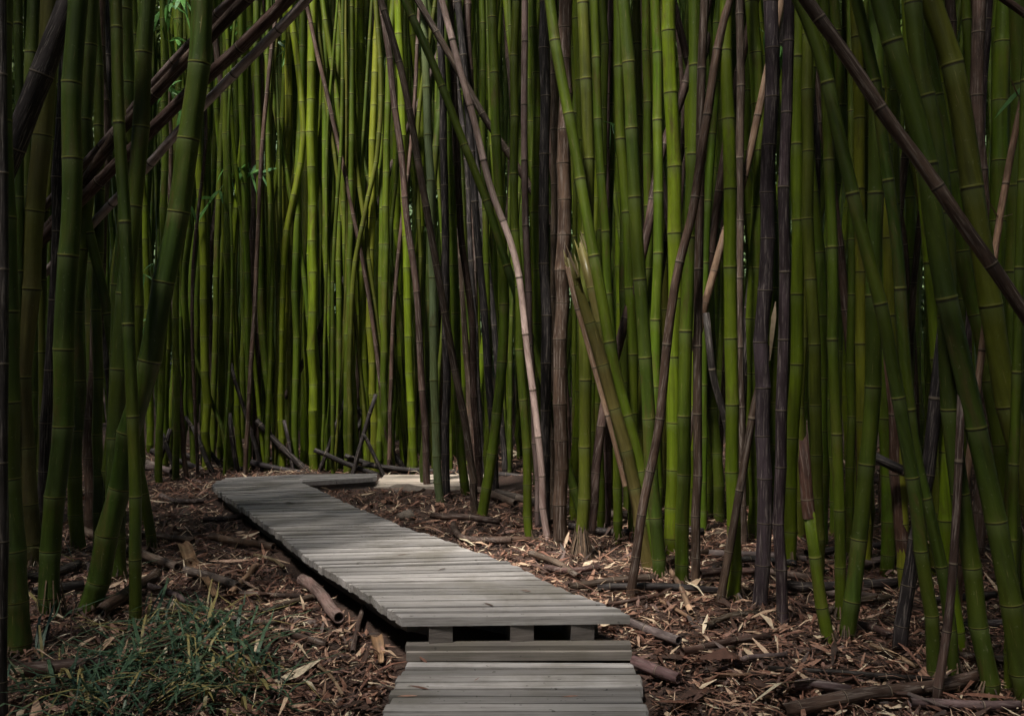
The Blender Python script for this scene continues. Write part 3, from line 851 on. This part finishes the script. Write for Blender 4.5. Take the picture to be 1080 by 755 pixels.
def planks(pairs, thick, seed, gap=0.009, jag=0.012):
    """pairs: list of (left point, right point) lines; one board between each two lines"""
    r = np.random.default_rng(seed)
    V, Fq, A = [], [], []
    for (a0, b0), (a1, b1) in zip(pairs[:-1], pairs[1:]):
        dr = unit(a1 - a0); dr2 = unit(b1 - b0); al = unit(b0 - a0)
        g = gap * r.uniform(0.5, 1.5)
        e0, e1 = r.normal(0, jag), r.normal(0, jag)
        lift = r.normal(0, 0.0025); tilt = r.normal(0, 0.002)
        c = [a0 + dr * g - al * (0.01 + e0), b0 + dr2 * g + al * (0.01 + e1), b1 - dr2 * g + al * (0.01 + e1), a1 - dr * g - al * (0.01 + e0)]
        c = [p + np.array([0, 0, lift + (tilt if k in (1, 2) else -tilt)]) for k, p in enumerate(c)]
        cen = sum(c) / 4
        bev = 0.003
        up = np.array([0, 0, 1.0])
        inner = [p + unit(cen - p) * bev * 1.6 for p in c]
        n0 = len(V)
        top = inner
        V += top + [p - up * bev for p in c] + [p - up * thick for p in c]
        A += [r.random()] * 12 if True else []
        t = A[-1]
        A[-12:] = [t] * 12
        Fq.append([n0, n0 + 1, n0 + 2, n0 + 3])
        for k in range(4):
            k2 = (k + 1) % 4
            Fq.append([n0 + 4 + k, n0 + 4 + k2, n0 + k2, n0 + k])
            Fq.append([n0 + 8 + k, n0 + 8 + k2, n0 + 4 + k2, n0 + 4 + k])
        Fq.append([n0 + 11, n0 + 10, n0 + 9, n0 + 8])
    return np.array(V), np.array(Fq), np.array(A)

def beam_along(P, w, h, seed=0):
    """square timber following a polyline whose points are its top centre"""
    P = np.array(P); V, Fq, A = [], [], []
    T = np.gradient(P, axis=0); T[:, 2] = 0
    T /= np.linalg.norm(T, axis=1)[:, None]
    S = np.column_stack([T[:, 1], -T[:, 0], 0 * T[:, 0]])
    t = random.Random(seed).random()
    for p, s in zip(P, S):
        V += [p - s * w / 2, p + s * w / 2, p + s * w / 2 - [0, 0, h], p - s * w / 2 - [0, 0, h]]
        A += [t] * 4
    for k in range(len(P) - 1):
        for j in range(4):
            a = 4 * k + j; b = 4 * k + (j + 1) % 4
            Fq.append([a, b, b + 4, a + 4])
    Fq.append([0, 3, 2, 1]); e = 4 * (len(P) - 1)
    Fq.append([e, e + 1, e + 2, e + 3])
    return np.array(V), np.array(Fq), np.array(A)

def empty(name, loc, label, cat, group=None):
    o = bpy.data.objects.new(name, None); COL.objects.link(o); o.location = loc
    tag(o, label, cat, group)
    return o
def part(name, VFA, mat, parent, smooth=False):
    V, Fq, A = VFA
    me = mesh_from(name, V - np.array(parent.location), Fq, mat, {'tint': A}, smooth)
    o = link(name, me, parent)
    return o

leftE = [deck_pt(*p) for p in [(424,651),(381,620.6),(332,591.5),(289,558),(256,533.5),(233,519),(224,511),(240,503.6)]]
rightE = [deck_pt(*p) for p in [(662,648),(594.6,622),(540,596),(473,571.7),(418,553),(375,535),(344.5,521),(318,509),(318,500.5)]]
Npl = 84
s = np.linspace(0, 1, Npl + 1)
s[1:-1] += np.random.default_rng(14).normal(0, 0.0014, Npl - 1)
Lp, Rp = resample(leftE, s), resample(rightE, s)
wob = np.random.default_rng(2).normal(0, 0.003, (Npl + 1, 3)); wob[:, 2] = 0
pairs = [(Lp[i] + wob[i], Rp[i] - wob[i]) for i in range(Npl + 1)]
walk = empty('boardwalk', (0.0, 4.0, 0.0), 'raised grey plank boardwalk winding away, turning right at its far end', 'boardwalk')
walk_deck = part('decking', planks(pairs, 0.036, 3, 0.0045, 0.004), MAT_DECK, walk)
# the short arm that turns right at the far end
aF = [deck_pt(319,507.8), deck_pt(396,503.6)]
aB = [deck_pt(319,499.6), deck_pt(396,499.2)]
p2 = [(aF[0] * (1 - t) + aB[0] * t, aF[1] * (1 - t) + aB[1] * t) for t in np.linspace(0, 1, 6)]
part('turn_decking', planks(p2, 0.036, 6), MAT_DECK, walk)
up3 = np.array([0, 0, 0.037])
for f, nm in ((0.17, 'joist'), (0.53, 'joist'), (0.80, 'joist')):
    P = [a * (1 - f) + b * f - up3 for a, b in zip(Lp[2:-7:5], Rp[2:-7:5])]
    P[0] = Lp[0] * (1 - f) + Rp[0] * f - up3 + np.array([0, 0.01, 0])
    P.insert(1, P[0] + np.array([-0.03, 0.22, -0.004]))
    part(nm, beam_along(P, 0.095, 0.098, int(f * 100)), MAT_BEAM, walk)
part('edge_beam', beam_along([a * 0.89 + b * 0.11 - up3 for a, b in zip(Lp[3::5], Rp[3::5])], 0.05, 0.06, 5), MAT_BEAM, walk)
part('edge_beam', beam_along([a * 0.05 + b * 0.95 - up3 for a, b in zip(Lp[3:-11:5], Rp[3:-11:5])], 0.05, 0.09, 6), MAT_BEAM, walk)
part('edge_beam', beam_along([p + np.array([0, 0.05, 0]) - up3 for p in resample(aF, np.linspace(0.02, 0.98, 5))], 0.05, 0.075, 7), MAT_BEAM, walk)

# lower section in front
def low_pt(px, py):
    z = 4.0 - (py - 680) / 75 * 0.58 if py <= 755 else 3.42
    return at(px, py, z)
a0, b0 = at(430, 698, 3.90), at(664, 698, 3.90)
a1, b1 = at(404, 755, 3.42), at(682, 755, 3.42)
ext = 3.0
a2, b2 = a0 + (a1 - a0) * ext, b0 + (b1 - b0) * ext
npl = 23
lp = [a0 + (a2 - a0) * t for t in np.linspace(0, 1, npl + 1)]
rp = [b0 + (b2 - b0) * t for t in np.linspace(0, 1, npl + 1)]
low = empty('boardwalk', (0.0, 3.4, -0.05), 'lower near boardwalk section entering from the bottom edge of the photo', 'boardwalk')
part('decking', planks(list(zip(rp, lp)), 0.036, 9, 0.006, 0.006), MAT_DECK, low)
for f in (0.06, 0.94):
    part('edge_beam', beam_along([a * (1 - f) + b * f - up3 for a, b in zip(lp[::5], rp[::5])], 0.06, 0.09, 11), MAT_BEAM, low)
def box_between(a, b, depth, h, seed):
    """board on edge from a to b (top front line), depth away from the viewer"""
    y = np.array([0, depth, 0]); u = np.array([0, 0, h])
    t = random.Random(seed).random()
    V = np.array([a, b, b + y, a + y, a - u, b - u, b + y - u, a + y - u])
    Fq = np.array([[0, 1, 2, 3], [4, 7, 6, 5], [0, 4, 5, 1], [1, 5, 6, 2], [2, 6, 7, 3], [3, 7, 4, 0]])
    return V, Fq, np.full(8, t)
part('step_board', box_between(at(427.5, 681, 3.97), at(666, 680, 3.97), 0.06, 0.024, 1), MAT_STEP, low)
part('step_board', box_between(at(428.5, 688, 3.95), at(666.5, 687, 3.95), 0.10, 0.034, 2), MAT_STEP, low)

# far section, lower, beyond the turn
fz0, fz1, fd = 8.28, 8.95, 1.405
fa = [np.array([(397 - CX) / F * 8.4, fz0, CAMH - fd]), np.array([(512 - CX) / F * 8.4, fz0 + 0.02, CAMH - fd])]
fb = [np.array([(397 - CX) / F * 8.4, fz1, CAMH - fd]), np.array([(512 - CX) / F * 8.4, fz1 + 0.02, CAMH - fd])]
MAT_FAR = wood_material('sun_painted_tan_planks', (0.66, 0.56, 0.47), (0.42, 0.35, 0.29))  # sunlight on the far boards is put into this paler wood colour
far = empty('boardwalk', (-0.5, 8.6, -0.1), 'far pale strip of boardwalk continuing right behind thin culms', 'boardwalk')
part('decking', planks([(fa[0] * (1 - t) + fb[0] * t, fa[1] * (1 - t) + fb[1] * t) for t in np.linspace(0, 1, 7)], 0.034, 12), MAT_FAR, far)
part('edge_beam', beam_along([p + np.array([0, 0.06, -0.035]) for p in resample(fa, np.linspace(0.01, 0.99, 4))], 0.05, 0.06, 3), MAT_BEAM, far)

# ------------------------------------------------------------------ fallen bamboo lying in the litter
def log(tone, wpx, pts, label, lift=0.0, inter=None, group='fallen bamboo lengths on the ground'):
    ws = []
    zs = [base_depth(y + wpx * 0.5) for _, y in pts]
    r = wpx / F * sum(zs) / len(zs) / 2
    for (x, y), z in zip(pts, zs):
        p = at(x, y, z)
        p[2] = ground_z(p[0], p[1]) + r * 0.95 + 0.022 + lift
        ws.append(p)
    cv = spline(ws, 0.04)
    sd = int(pts[0][0] * 3 + pts[0][1] * 5 + pts[-1][0])
    V, Fq, U = tube(cv, r, r * 0.94, inter or (0.16 + 1.6 * r), 12, sd)
    q, R = frame_of(cv[0], cv[-1])
    rc = random.Random(sd)
    c = tuple(a * rc.uniform(0.9, 1.1) for a in TONE[tone])
    o = link('fallen_bamboo', mesh_from('fallen_bamboo', (V - cv[0]) @ R, Fq, MAT_DEAD, {'u': U}), None, label, 'fallen bamboo', group, None, c)
    o.location = cv[0]; o.rotation_mode = 'QUATERNION'; o.rotation_quaternion = q
    return o
LOGS = [
 ('n', 8, [(222,566),(254,572),(288,580)], 'straight brown length lying left of the boardwalk middle'),
 ('v', 13, [(320,611),(331,621),(343,637),(356,658)], 'fat crooked mauve length lying along the boardwalk left edge'),
 ('n', 7, [(330,632),(305,641),(276,650)], 'brown length touching the fat crooked mauve one'),
 ('n', 6, [(253,628),(320,632)], 'thin length lying straight left of the fat crooked mauve one'),
 ('t', 6, [(271,598),(258,613),(243,628)], 'pale tan bent stick beside the curled orange sheath'),
 ('v', 9, [(196,606),(222,612),(250,622)], 'mauve length under the curled orange sheath'),
 ('v', 9, [(87,562),(130,580),(186,602)], 'long mauve length sloping behind the leaning culm feet'),
 ('n', 7, [(149,568),(204,572)], 'thin brown length lying level above the curled sheath'),
 ('v', 7, [(155,624),(178,630),(202,641)], 'thin mauve length at the top of the green grass'),
 ('n', 13, [(104,652),(132,634),(166,611)], 'thick brown length right of the bent leaning culm foot'),
 ('k', 11, [(25,616),(55,609),(84,600)], 'black length behind the fat rotten-footed culm'),
 ('k', 12, [(34,632),(88,624)], 'thick black length left of the bent leaning culm foot'),
 ('n', 15, [(28,714),(70,712),(122,712)], 'thick brown length lying in the grass at bottom left'),
 ('t', 3, [(29,684),(56,718),(85,754)], 'thin tan stalk sloping through the grass, bottom left'),
 ('v', 8, [(150,487),(168,491),(186,494)], 'upper log of the small pile left of the boardwalk bend'),
 ('v', 7, [(152,495),(170,497),(182,499)], 'lower log of the small pile left of the boardwalk bend'),
 ('k', 7, [(160,478),(210,484),(260,489)], 'black length lying at the feet of the back row, left'),
 ('n', 7, [(454,549),(490,550),(528,553)], 'brown length lying left of the sweeping-foot culm'),
 ('n', 7, [(478,556),(482,566),(490,573),(540,577)], 'crooked brown length with upturned end, right of the boardwalk'),
 ('n', 6, [(486,573),(560,575)], 'thin brown length under the crooked upturned one'),
 ('v', 9, [(520,523),(587,535),(664,546)], 'long dark mauve length running behind the charred pole foot'),
 ('v', 8, [(500,519),(520,525),(545,534)], 'short mauve length by the sweeping-foot culm'),
 ('k', 8, [(630,625),(700,627),(762,629)], 'black length between the dark culm foot and the brown stick'),
 ('n', 8, [(600,623),(660,618),(690,616)], 'brown length ending beside the front right boardwalk edge'),
 ('v', 10, [(643,656),(680,668),(716,682)], 'mauve length lying right of the boardwalk front corner'),
 ('v', 13, [(667,702),(690,709),(716,719)], 'short thick length beside the lower boardwalk section'),
 ('n', 8, [(720,692),(765,683),(811,675)], 'brown length lying level in open litter, right of the boardwalk'),
 ('t', 6, [(706,606),(718,629),(729,651)], 'pale tan split strip leaning by the dark culm foot'),
 ('t', 4, [(696,640),(733,659)], 'thin tan twig below the pale split strip'),
 ('n', 8, [(738,611),(765,608),(797,606)], 'brown length behind the brown leaning stick foot'),
 ('v', 8, [(730,585),(790,588),(850,590)], 'mauve length far back between the purple poles feet'),
 ('k', 6, [(810,714),(890,719),(983,724)], 'long thin black length across the lower right litter'),
 ('n', 15, [(826,757),(905,744),(981,730),(1038,722)], 'long thick dark length across the bottom right corner'),
 ('v', 10, [(960,750),(1015,748),(1076,750)], 'bluish length at the very bottom right'),
 ('v', 10, [(838,731),(866,734),(898,740)], 'short mauve length above the long thick dark one'),
 ('k', 11, [(826,622),(885,620),(948,618)], 'black length behind the kicked-foot culm'),
 ('v', 9, [(900,600),(940,592),(985,588)], 'mauve length crossing behind the sheath-wrapped culm'),
 ('n', 9, [(1010,698),(1040,697),(1080,699)], 'brown length between leaning culm feet, right edge'),
 ('k', 8, [(850,585),(900,580),(960,576)], 'black length deep between the right culms'),
 ('n', 5, [(640,648),(668,640),(700,634)], 'thin brown stick at the front right boardwalk corner'),
 ('k', 9, [(690,566),(715,563),(742,562)], 'black length behind the tall green culm foot'),
 ('v', 8, [(800,604),(828,606),(856,610)], 'mauve length right of the thickest purple-black pole foot'),
 ('n', 8, [(868,652),(905,640),(938,634)], 'brown length between the kicked-foot culm and black-purple pole'),
 ('k', 9, [(1000,668),(1035,660),(1078,658)], 'black length behind the fattest leaning culm foot'),
 ('n', 7, [(560,590),(590,600),(610,612)], 'brown length at the shaggy root foot'),
 ('t', 5, [(918,690),(945,700),(968,712)], 'tan stick in litter left of the thin leaning dark stick'),
 ('n', 7, [(745,665),(770,655),(800,652)], 'brown length right of the thick leaning stick foot'),
 ('n', 7, [(296,668),(318,676),(345,682)], 'brown broken cane below the fat crooked mauve length'),
 ('t', 4, [(330,700),(350,716),(362,738)], 'thin tan cane in litter left of the lower boardwalk'),
 ('n', 6, [(262,545),(240,550),(214,552)], 'brown cane lying level near the far left boardwalk edge'),
 ('v', 6, [(170,525),(190,530),(215,529)], 'mauve cane in litter behind the bent leaning culm'),
 ('n', 6, [(232,655),(262,662),(296,660)], 'brown cane at the upper right border of the grass'),
 ('t', 4, [(300,600),(285,592),(268,588)], 'pale cane beside the straight brown length'),
 ('n', 7, [(575,602),(600,606),(632,604)], 'brown cane behind the boardwalk right edge'),
 ('v', 6, [(775,705),(800,700),(830,699)], 'mauve cane above the short mauve length, lower right'),
 ('t', 4, [(742,722),(765,716),(792,718)], 'thin tan cane at the bottom right of the boardwalk'),
 ('n', 8, [(905,665),(930,672),(952,684)], 'brown cane at the black-purple pole foot'),
 ('k', 8, [(600,560),(650,563),(705,558)], 'black length crossing far behind the thick dark green culm foot'),
 ('k', 7, [(760,600),(800,592),(840,596)], 'black length crossing between the two purple poles'),
 ('v', 8, [(870,632),(900,630),(930,634)], 'mauve length right behind the bright green torn stump'),
 ('k', 8, [(975,640),(1010,634),(1050,630)], 'black length behind the thin leaning dark stick'),
 ('n', 7, [(700,600),(725,590),(752,586)], 'brown length tilted behind the tall green culm'),
 ('n', 6, [(385,640),(378,660),(372,690)], 'short brown stick under the boardwalk front left corner'),
]
for a in LOGS:
    log(*a)
dbg = random.Random(77)
for k, (x, nm) in enumerate([(205, 'the left end of the boardwalk bend'), (232, 'the straight green culm at the bend'), (262, 'the warm brown dead culm'),
        (300, 'the yellow blotched culm'), (322, 'the brightest straight culm'), (352, 'the slim straight culm'), (388, 'the wavy yellow-green culm'), (418, 'the long wavy brown pole'),
        (455, 'the whitish-footed culm')]):
    z = dbg.uniform(8.95, 9.5)
    w_ = dbg.uniform(25, 75) * dbg.choice([-1, 1]); h_ = dbg.uniform(4, 60)
    yb = HY + (CAMH + 0.03) / z * F
    culm('k', dbg.uniform(4.5, 7), [(x + w_, yb - h_), (x + w_ * 0.5, yb - h_ * 0.5 + dbg.uniform(-2, 2)), (x, yb)],
         'black fallen pole lying low behind ' + nm, z=z, top=1, lean=dbg.uniform(-0.6, 0.6))
for k, (x, nm) in enumerate([(165, 'the left cluster'), (186, 'the curved-foot culm'), (222, 'the straight green culm at the bend'), (250, 'the right corner culm of the bend'), (276, 'the warm brown dead culm'),
        (310, 'the yellow blotched culm'), (338, 'the brightest straight culm'), (372, 'the slim straight culm'), (404, 'the wavy yellow-green culm')]):
    z = dbg.uniform(9.0, 9.35)
    w_ = dbg.uniform(8, 34) * dbg.choice([-1, 1]); h_ = dbg.uniform(40, 120)
    yb = HY + (CAMH + 0.03) / z * F
    culm('k', dbg.uniform(4, 6.5), [(x + w_, yb - h_), (x + w_ * 0.5, yb - h_ * 0.5), (x, yb)],
         'black broken stick leaning steeply beside ' + nm, z=z, top=1, lean=dbg.uniform(-0.4, 0.4))
# a pole caught between culms above the ground
culm('k', 11, [(915,480),(928,485),(956,496),(975,503)], 'black pole end caught crosswise between right culms', z=4.9, foot=False, top=1)

# ------------------------------------------------------------------ curled sheath, stone, stump
def sheath(pts, w, z_of, name, label, curl=1.0):
    P = []
    for (x, y) in pts:
        z = base_depth(y); p = at(x, y, z); p[2] = ground_z(p[0], p[1]) + 0.03; P.append(p)
    cv = spline(P, 0.02); n = len(cv)
    T = np.gradient(cv, axis=0); T /= np.linalg.norm(T, axis=1)[:, None]
    S = np.cross(T, [0, 0, 1.0]); S /= np.linalg.norm(S, axis=1)[:, None]
    V, A = [], []
    m = 9
    th = 0.004
    for layer in (0, th):
        for i in range(n):
            t = i / (n - 1)
            ww = w * (0.45 + 0.55 * math.sin(math.pi * min(1, 0.25 + t * 0.9)))
            for j in range(m):
                a = (j / (m - 1) - 0.5) * 2.2 * curl
                V.append(cv[i] + S[i] * ww * math.sin(a) + np.array([0, 0, ww * (1 - math.cos(a)) * 0.9 - layer + 0.02 * math.sin(9 * t)]))
                A.append(0.25 + 0.55 * abs(math.sin(j * 1.9 + i * 0.08)) * (0.5 + 0.5 * math.sin(i * 0.11)))
    Fq = []
    for lay in (0, 1):
        for i in range(n - 1):
            for j in range(m - 1):
                a = lay * n * m + i * m + j
                Fq.append([a, a + 1, a + m + 1, a + m] if lay == 0 else [a, a + m, a + m + 1, a + 1])
    o0 = n * m
    for i in range(n - 1):
        for j in (0, m - 1):
            a = i * m + j
            Fq.append([a, a + m, a + m + o0, a + o0])
    return link(name, mesh_from(name, np.array(V), np.array(Fq), MAT_SHEATH, {'tint': A}), None, label, 'bamboo sheath')
sheath([(190,577),(199,594),(211,612),(226,634)], 0.042, None, 'culm_sheath', 'curled orange-brown sheath lying left of the boardwalk')
sheath([(395,678),(400,690),(402,705)], 0.03, None, 'culm_sheath', 'small brown curled sheath beside the lower boardwalk left edge', 0.9)

def rock(px, py, sx, sy, sz, name, label, cat, mat, seed):
    z = base_depth(py); c = at(px, py, z); c[2] = ground_z(c[0], c[1])
    r = np.random.default_rng(seed)
    nu, nv = 20, 12
    V = []
    k = r.uniform(0, 6, 8)
    for i in range(nv + 1):
        ph = math.pi * i / nv
        for j in range(nu):
            t = 2 * math.pi * j / nu
            d = np.array([math.sin(ph) * math.cos(t), math.sin(ph) * math.sin(t), math.cos(ph)])
            f = 1 + 0.13 * math.sin(3 * d[0] + k[0]) + 0.12 * math.sin(4 * d[1] + k[1] + 2 * d[2]) + 0.07 * math.sin(9 * d[0] + 7 * d[2] + k[2])
            V.append(d * f * [sx, sy, sz] + [0, 0, sz * 0.3])
    Fq = [[i * nu + j, (i + 1) * nu + j, (i + 1) * nu + (j + 1) % nu, i * nu + (j + 1) % nu] for i in range(nv) for j in range(nu)]
    o = link(name, mesh_from(name, np.array(V), np.array(Fq), mat), None, label, cat)
    o.location = c
rock(430, 518, 0.15, 0.09, 0.04, 'stone', 'flat grey-brown stone at the far boardwalk strip', 'stone', MAT_STONE, 1)
rock(428, 550, 0.06, 0.06, 0.05, 'stone', 'small dark round stump in litter right of the boardwalk', 'stone', MAT_STONE, 4)  # a stump, built with the stone shape and material

# ------------------------------------------------------------------ leaf litter
def inside_deck(x, y):
    """true over either deck's footprint"""
    ins = np.zeros(len(x), bool)
    t = np.interp(y, Lp[:, 1], np.arange(len(Lp)))
    lx = np.interp(y, Lp[:-6, 1], Lp[:-6, 0]); rx = np.interp(y, Rp[:-6, 1], Rp[:-6, 0])
    ins |= (y > 3.86) & (y < 8.4) & (x > lx - 0.02) & (x < rx + 0.02)
    lx = np.interp(y, [q[1] for q in lp[::-1]], [q[0] for q in lp[::-1]]); rx = np.interp(y, [q[1] for q in rp[::-1]], [q[0] for q in rp[::-1]])
    ins |= (y < 4.0) & (x > lx - 0.05) & (x < rx + 0.05)
    ins |= (y > 8.1) & (y < 9.05) & (x > -1.9) & (x < 0.15)
    return ins
def litter(n, seed, ln, wd, lo, hi, tpow, y0=2.7, y1=11.5, tiltsd=0.28):
    r = np.random.default_rng(seed)
    y = y0 + (y1 - y0) * r.random(n) ** 1.45
    x = r.uniform(-0.68, 0.68, n) * (y + 0.6)
    k = ~inside_deck(x, y)
    x, y = x[k], y[k]; n = len(x)
    l = ln * r.uniform(0.35, 1.35, n); w = wd * r.uniform(0.5, 1.5, n)
    az = r.uniform(0, 2 * math.pi, n); el = r.normal(0.02, tiltsd, n)
    z = ground_np(x, y) + r.uniform(lo, hi, n) ** 1 + np.abs(np.sin(el)) * l * 0.25
    P = np.column_stack([x, y, z])
    D = np.column_stack([np.cos(az) * np.cos(el), np.sin(az) * np.cos(el), np.sin(el)])
    S = np.column_stack([-np.sin(az), np.cos(az), r.normal(0, 0.45, n)]); S /= np.linalg.norm(S, axis=1)[:, None]
    U = np.cross(D, S)
    b = (r.uniform(-0.2, 0.35, n) * l)[:, None]
    l = l[:, None]; w = w[:, None]
    V = np.stack([P - D * l / 2 - S * w * .1, P - D * l / 2 + S * w * .1, P + U * b * 0.5 + S * w * .5, P + U * b * 0.5 - S * w * .5,
                  P + D * l / 2 + S * w * .12, P + D * l / 2 - S * w * .12], axis=1)
    i = (np.arange(n) * 6)[:, None]
    Fq = np.concatenate([i + [[0, 1, 2, 3]], i + [[3, 2, 4, 5]]], axis=1).reshape(-1, 4)
    return V.reshape(-1, 3), Fq, np.repeat(r.random(n) ** tpow, 6)
parts_ = [litter(95000, 31, 0.055, 0.011, 0.0, 0.018, 1.35), litter(9000, 32, 0.10, 0.016, 0.004, 0.026, 0.9), litter(900, 33, 0.14, 0.03, 0.0, 0.02, 1.6),
          litter(20000, 34, 0.10, 0.005, 0.004, 0.035, 0.7), litter(2600, 35, 0.11, 0.016, 0.01, 0.03, 0.25),
          litter(3200, 36, 0.21, 0.013, 0.01, 0.035, 0.8, tiltsd=0.15), litter(420, 37, 0.22, 0.05, 0.01, 0.03, 1.1, tiltsd=0.12), litter(260, 38, 0.34, 0.012, 0.015, 0.04, 0.9, tiltsd=0.1)]
off = 0; VV, FF, TT = [], [], []
for v, f, t in parts_:
    VV.append(v); FF.append(f + off); TT.append(t); off += len(v)
link('leaf_litter', mesh_from('leaf_litter', np.vstack(VV), np.vstack(FF), MAT_LITTER, {'tint': np.concatenate(TT)}, smooth=False), None,
     'dry brown bamboo leaves and sheath scraps covering the ground', 'leaf litter', None, 'stuff')
# few scraps lying on the boards
V, Fq, A = [], [], []
for (px, py, lo) in [(440,735,1),(452,728,1),(450,700,1),(520,640,0),(470,600,0),(380,560,0),(430,585,0),(300,530,0),(560,625,0),(350,520,0),(610,735,1),(500,720,1)]:
    p = at(px, py, 3.9 - (py - 698) / 57 * 0.48) if lo else deck_pt(px, py)
    p = p + np.array([0, 0, 0.006])
    az = rng.uniform(0, 6.28)
    leaf(V, Fq, A, p, (math.cos(az), math.sin(az), 0.05), rng.uniform(0.05, 0.1), 0.012, rng.uniform(0.1, 0.8), 0.05)
link('leaf_litter', mesh_from('leaf_litter', np.array(V), np.array(Fq), MAT_LITTER, {'tint': A}), None,
     'few dry leaf scraps lying on the boardwalk planks', 'leaf litter', None, 'stuff')

# ------------------------------------------------------------------ grass in the lower left corner
V, Fq, A = [], [], []
clumps = [(200,690,70),(150,705,60),(235,672,45),(90,735,50),(250,720,60),(190,740,70),(120,760,60),(60,700,16),(215,655,30),(160,670,35),(40,745,14),(270,745,20),(24,660,16),(105,600,10)]
for (px, py, nb) in clumps:
    z0 = base_depth(py)
    for k in range(int(nb * 0.95)):
        p = at(px + rng.normal() * 23, py, z0 + rng.normal() * 0.10)
        p[2] = ground_z(p[0], p[1])
        az = rng.uniform(0, 2 * math.pi); h = rng.uniform(0.07, 0.30); reach = rng.uniform(0.10, 0.42)
        d = np.array([math.cos(az), math.sin(az), 0])
        pts = [p + d * reach * t ** 1.4 + np.array([0, 0, h * (t - 0.62 * t * t * rng.uniform(0.6, 1.25))]) for t in (0, 0.3, 0.6, 0.85, 1)]
        w = rng.uniform(0.002, 0.008)
        strip(V, Fq, A, pts, [w * 0.5, w, w * 0.95, w * 0.6, w * 0.08], np.array([-d[1], d[0], 0]), rng.random())
link('grass', mesh_from('grass', np.array(V), np.array(Fq), MAT_GRASS, {'tint': A}), None,
     'tangled low green bamboo grass in the lower left corner', 'grass', None, 'stuff')

# ------------------------------------------------------------------ labels for the culms that fill the rows
LAND = [(-60, 'left edge'), (105, 'tan-topped brown culm'), (216, 'boardwalk bend'), (268, 'warm brown dead culm'), (330, 'brightest straight culm'),
        (395, 'yellow-green wavy culm'), (461, 'whitish-footed culm'), (520, 'long black bowing pole'), (575, 'very dark maroon pole'),
        (615, 'olive shaggy-footed culm'), (683, 'thick dark green culm'), (722, 'bright fat culm'), (773, 'bright pale-patched culm'), (806, 'thickest purple-black pole'),
        (838, 'purple-brown pole'), (880, 'black upper right pole'), (945, 'kicked-foot culm'), (1010, 'fattest leaning culm')]
NAMES = {'g': 'mid green', 'b': 'bright green', 'd': 'dark green', 'o': 'olive', 'y': 'yellowish', 'n': 'brown dead', 'k': 'black dead', 'm': 'mottled', 'v': 'mauve dead'}
ORD = ['', 'second ', 'third ', 'fourth ', 'fifth ', 'sixth ', 'seventh ', 'eighth ', 'ninth ', 'tenth ', 'eleventh ', 'twelfth ', 'thirteenth ', 'fourteenth ', 'fifteenth ', 'sixteenth ']
ROWT = {'second': 'second back row', 'third': 'deepest back row', 'left': 'dark left cluster', 'left back': 'behind the left cluster',
        'right': 'behind front culms', 'right back': 'far behind', 'crossing': 'leaning across others', 'front back': 'thin, front back row', 'thin right': 'thin, middle distance'}
buckets = {}
for o, inf in CULMS:
    if 'fill' not in inf:
        continue
    x = inf['pts'][2][0]
    sec = max(i for i, (lx, _) in enumerate(LAND) if x >= lx or i == 0)
    buckets.setdefault((sec, inf['tone'], inf['row']), []).append((x, o))
for (sec, tone, row), lst in buckets.items():
    lst.sort(key=lambda t: t[0])
    for k, (x, o) in enumerate(lst):
        o['label'] = f"{ORD[k]}{NAMES[tone]} culm right of the {LAND[sec][1]}, {ROWT[row]}" if sec else f"{ORD[k]}{NAMES[tone]} culm near the left edge, {ROWT[row]}"

# ------------------------------------------------------------------ light, sky, camera
SUN_EL, SUN_AZ = 62.0, 215.0        # azimuth measured from +Y towards +X: the sun stands behind the viewer
w = bpy.data.worlds.new('World'); scene.world = w; w.use_nodes = True
nt = w.node_tree
bg = [n for n in nt.nodes if n.type == 'BACKGROUND'][0]
sky = nt.nodes.new('ShaderNodeTexSky'); sky.sky_type = 'NISHITA'; sky.sun_disc = False
sky.sun_elevation = math.radians(SUN_EL); sky.sun_rotation = math.radians(SUN_AZ)
nt.links.new(sky.outputs[0], bg.inputs[0]); bg.inputs[1].default_value = 0.10
ld = bpy.data.lights.new('sun', 'SUN'); ld.energy = 5.0; ld.angle = math.radians(8); ld.color = (1.0, 0.95, 0.86)
lo = bpy.data.objects.new('sun', ld); COL.objects.link(lo)
az, el = math.radians(SUN_AZ), math.radians(SUN_EL)
sd = Vector((math.sin(az) * math.cos(el), math.cos(az) * math.cos(el), math.sin(el)))
lo.rotation_euler = sd.to_track_quat('Z', 'Y').to_euler()

cam = bpy.data.cameras.new('camera'); cam.sensor_width = 36; cam.lens = F * 36 / 1080
cam.shift_y = (HY - 377.5) / 1080.0
cam.clip_end = 400; cam.clip_start = 0.05
co = bpy.data.objects.new('camera', cam); COL.objects.link(co)
co.location = (0, 0, CAMH); co.rotation_euler = (math.radians(90), 0, 0)
scene.camera = co
vs = scene.view_settings
vs.view_transform = 'Standard'; vs.look = 'None'; vs.exposure = 1.55; vs.gamma = 1; vs.use_curve_mapping = False
scene.cycles.use_denoising = True
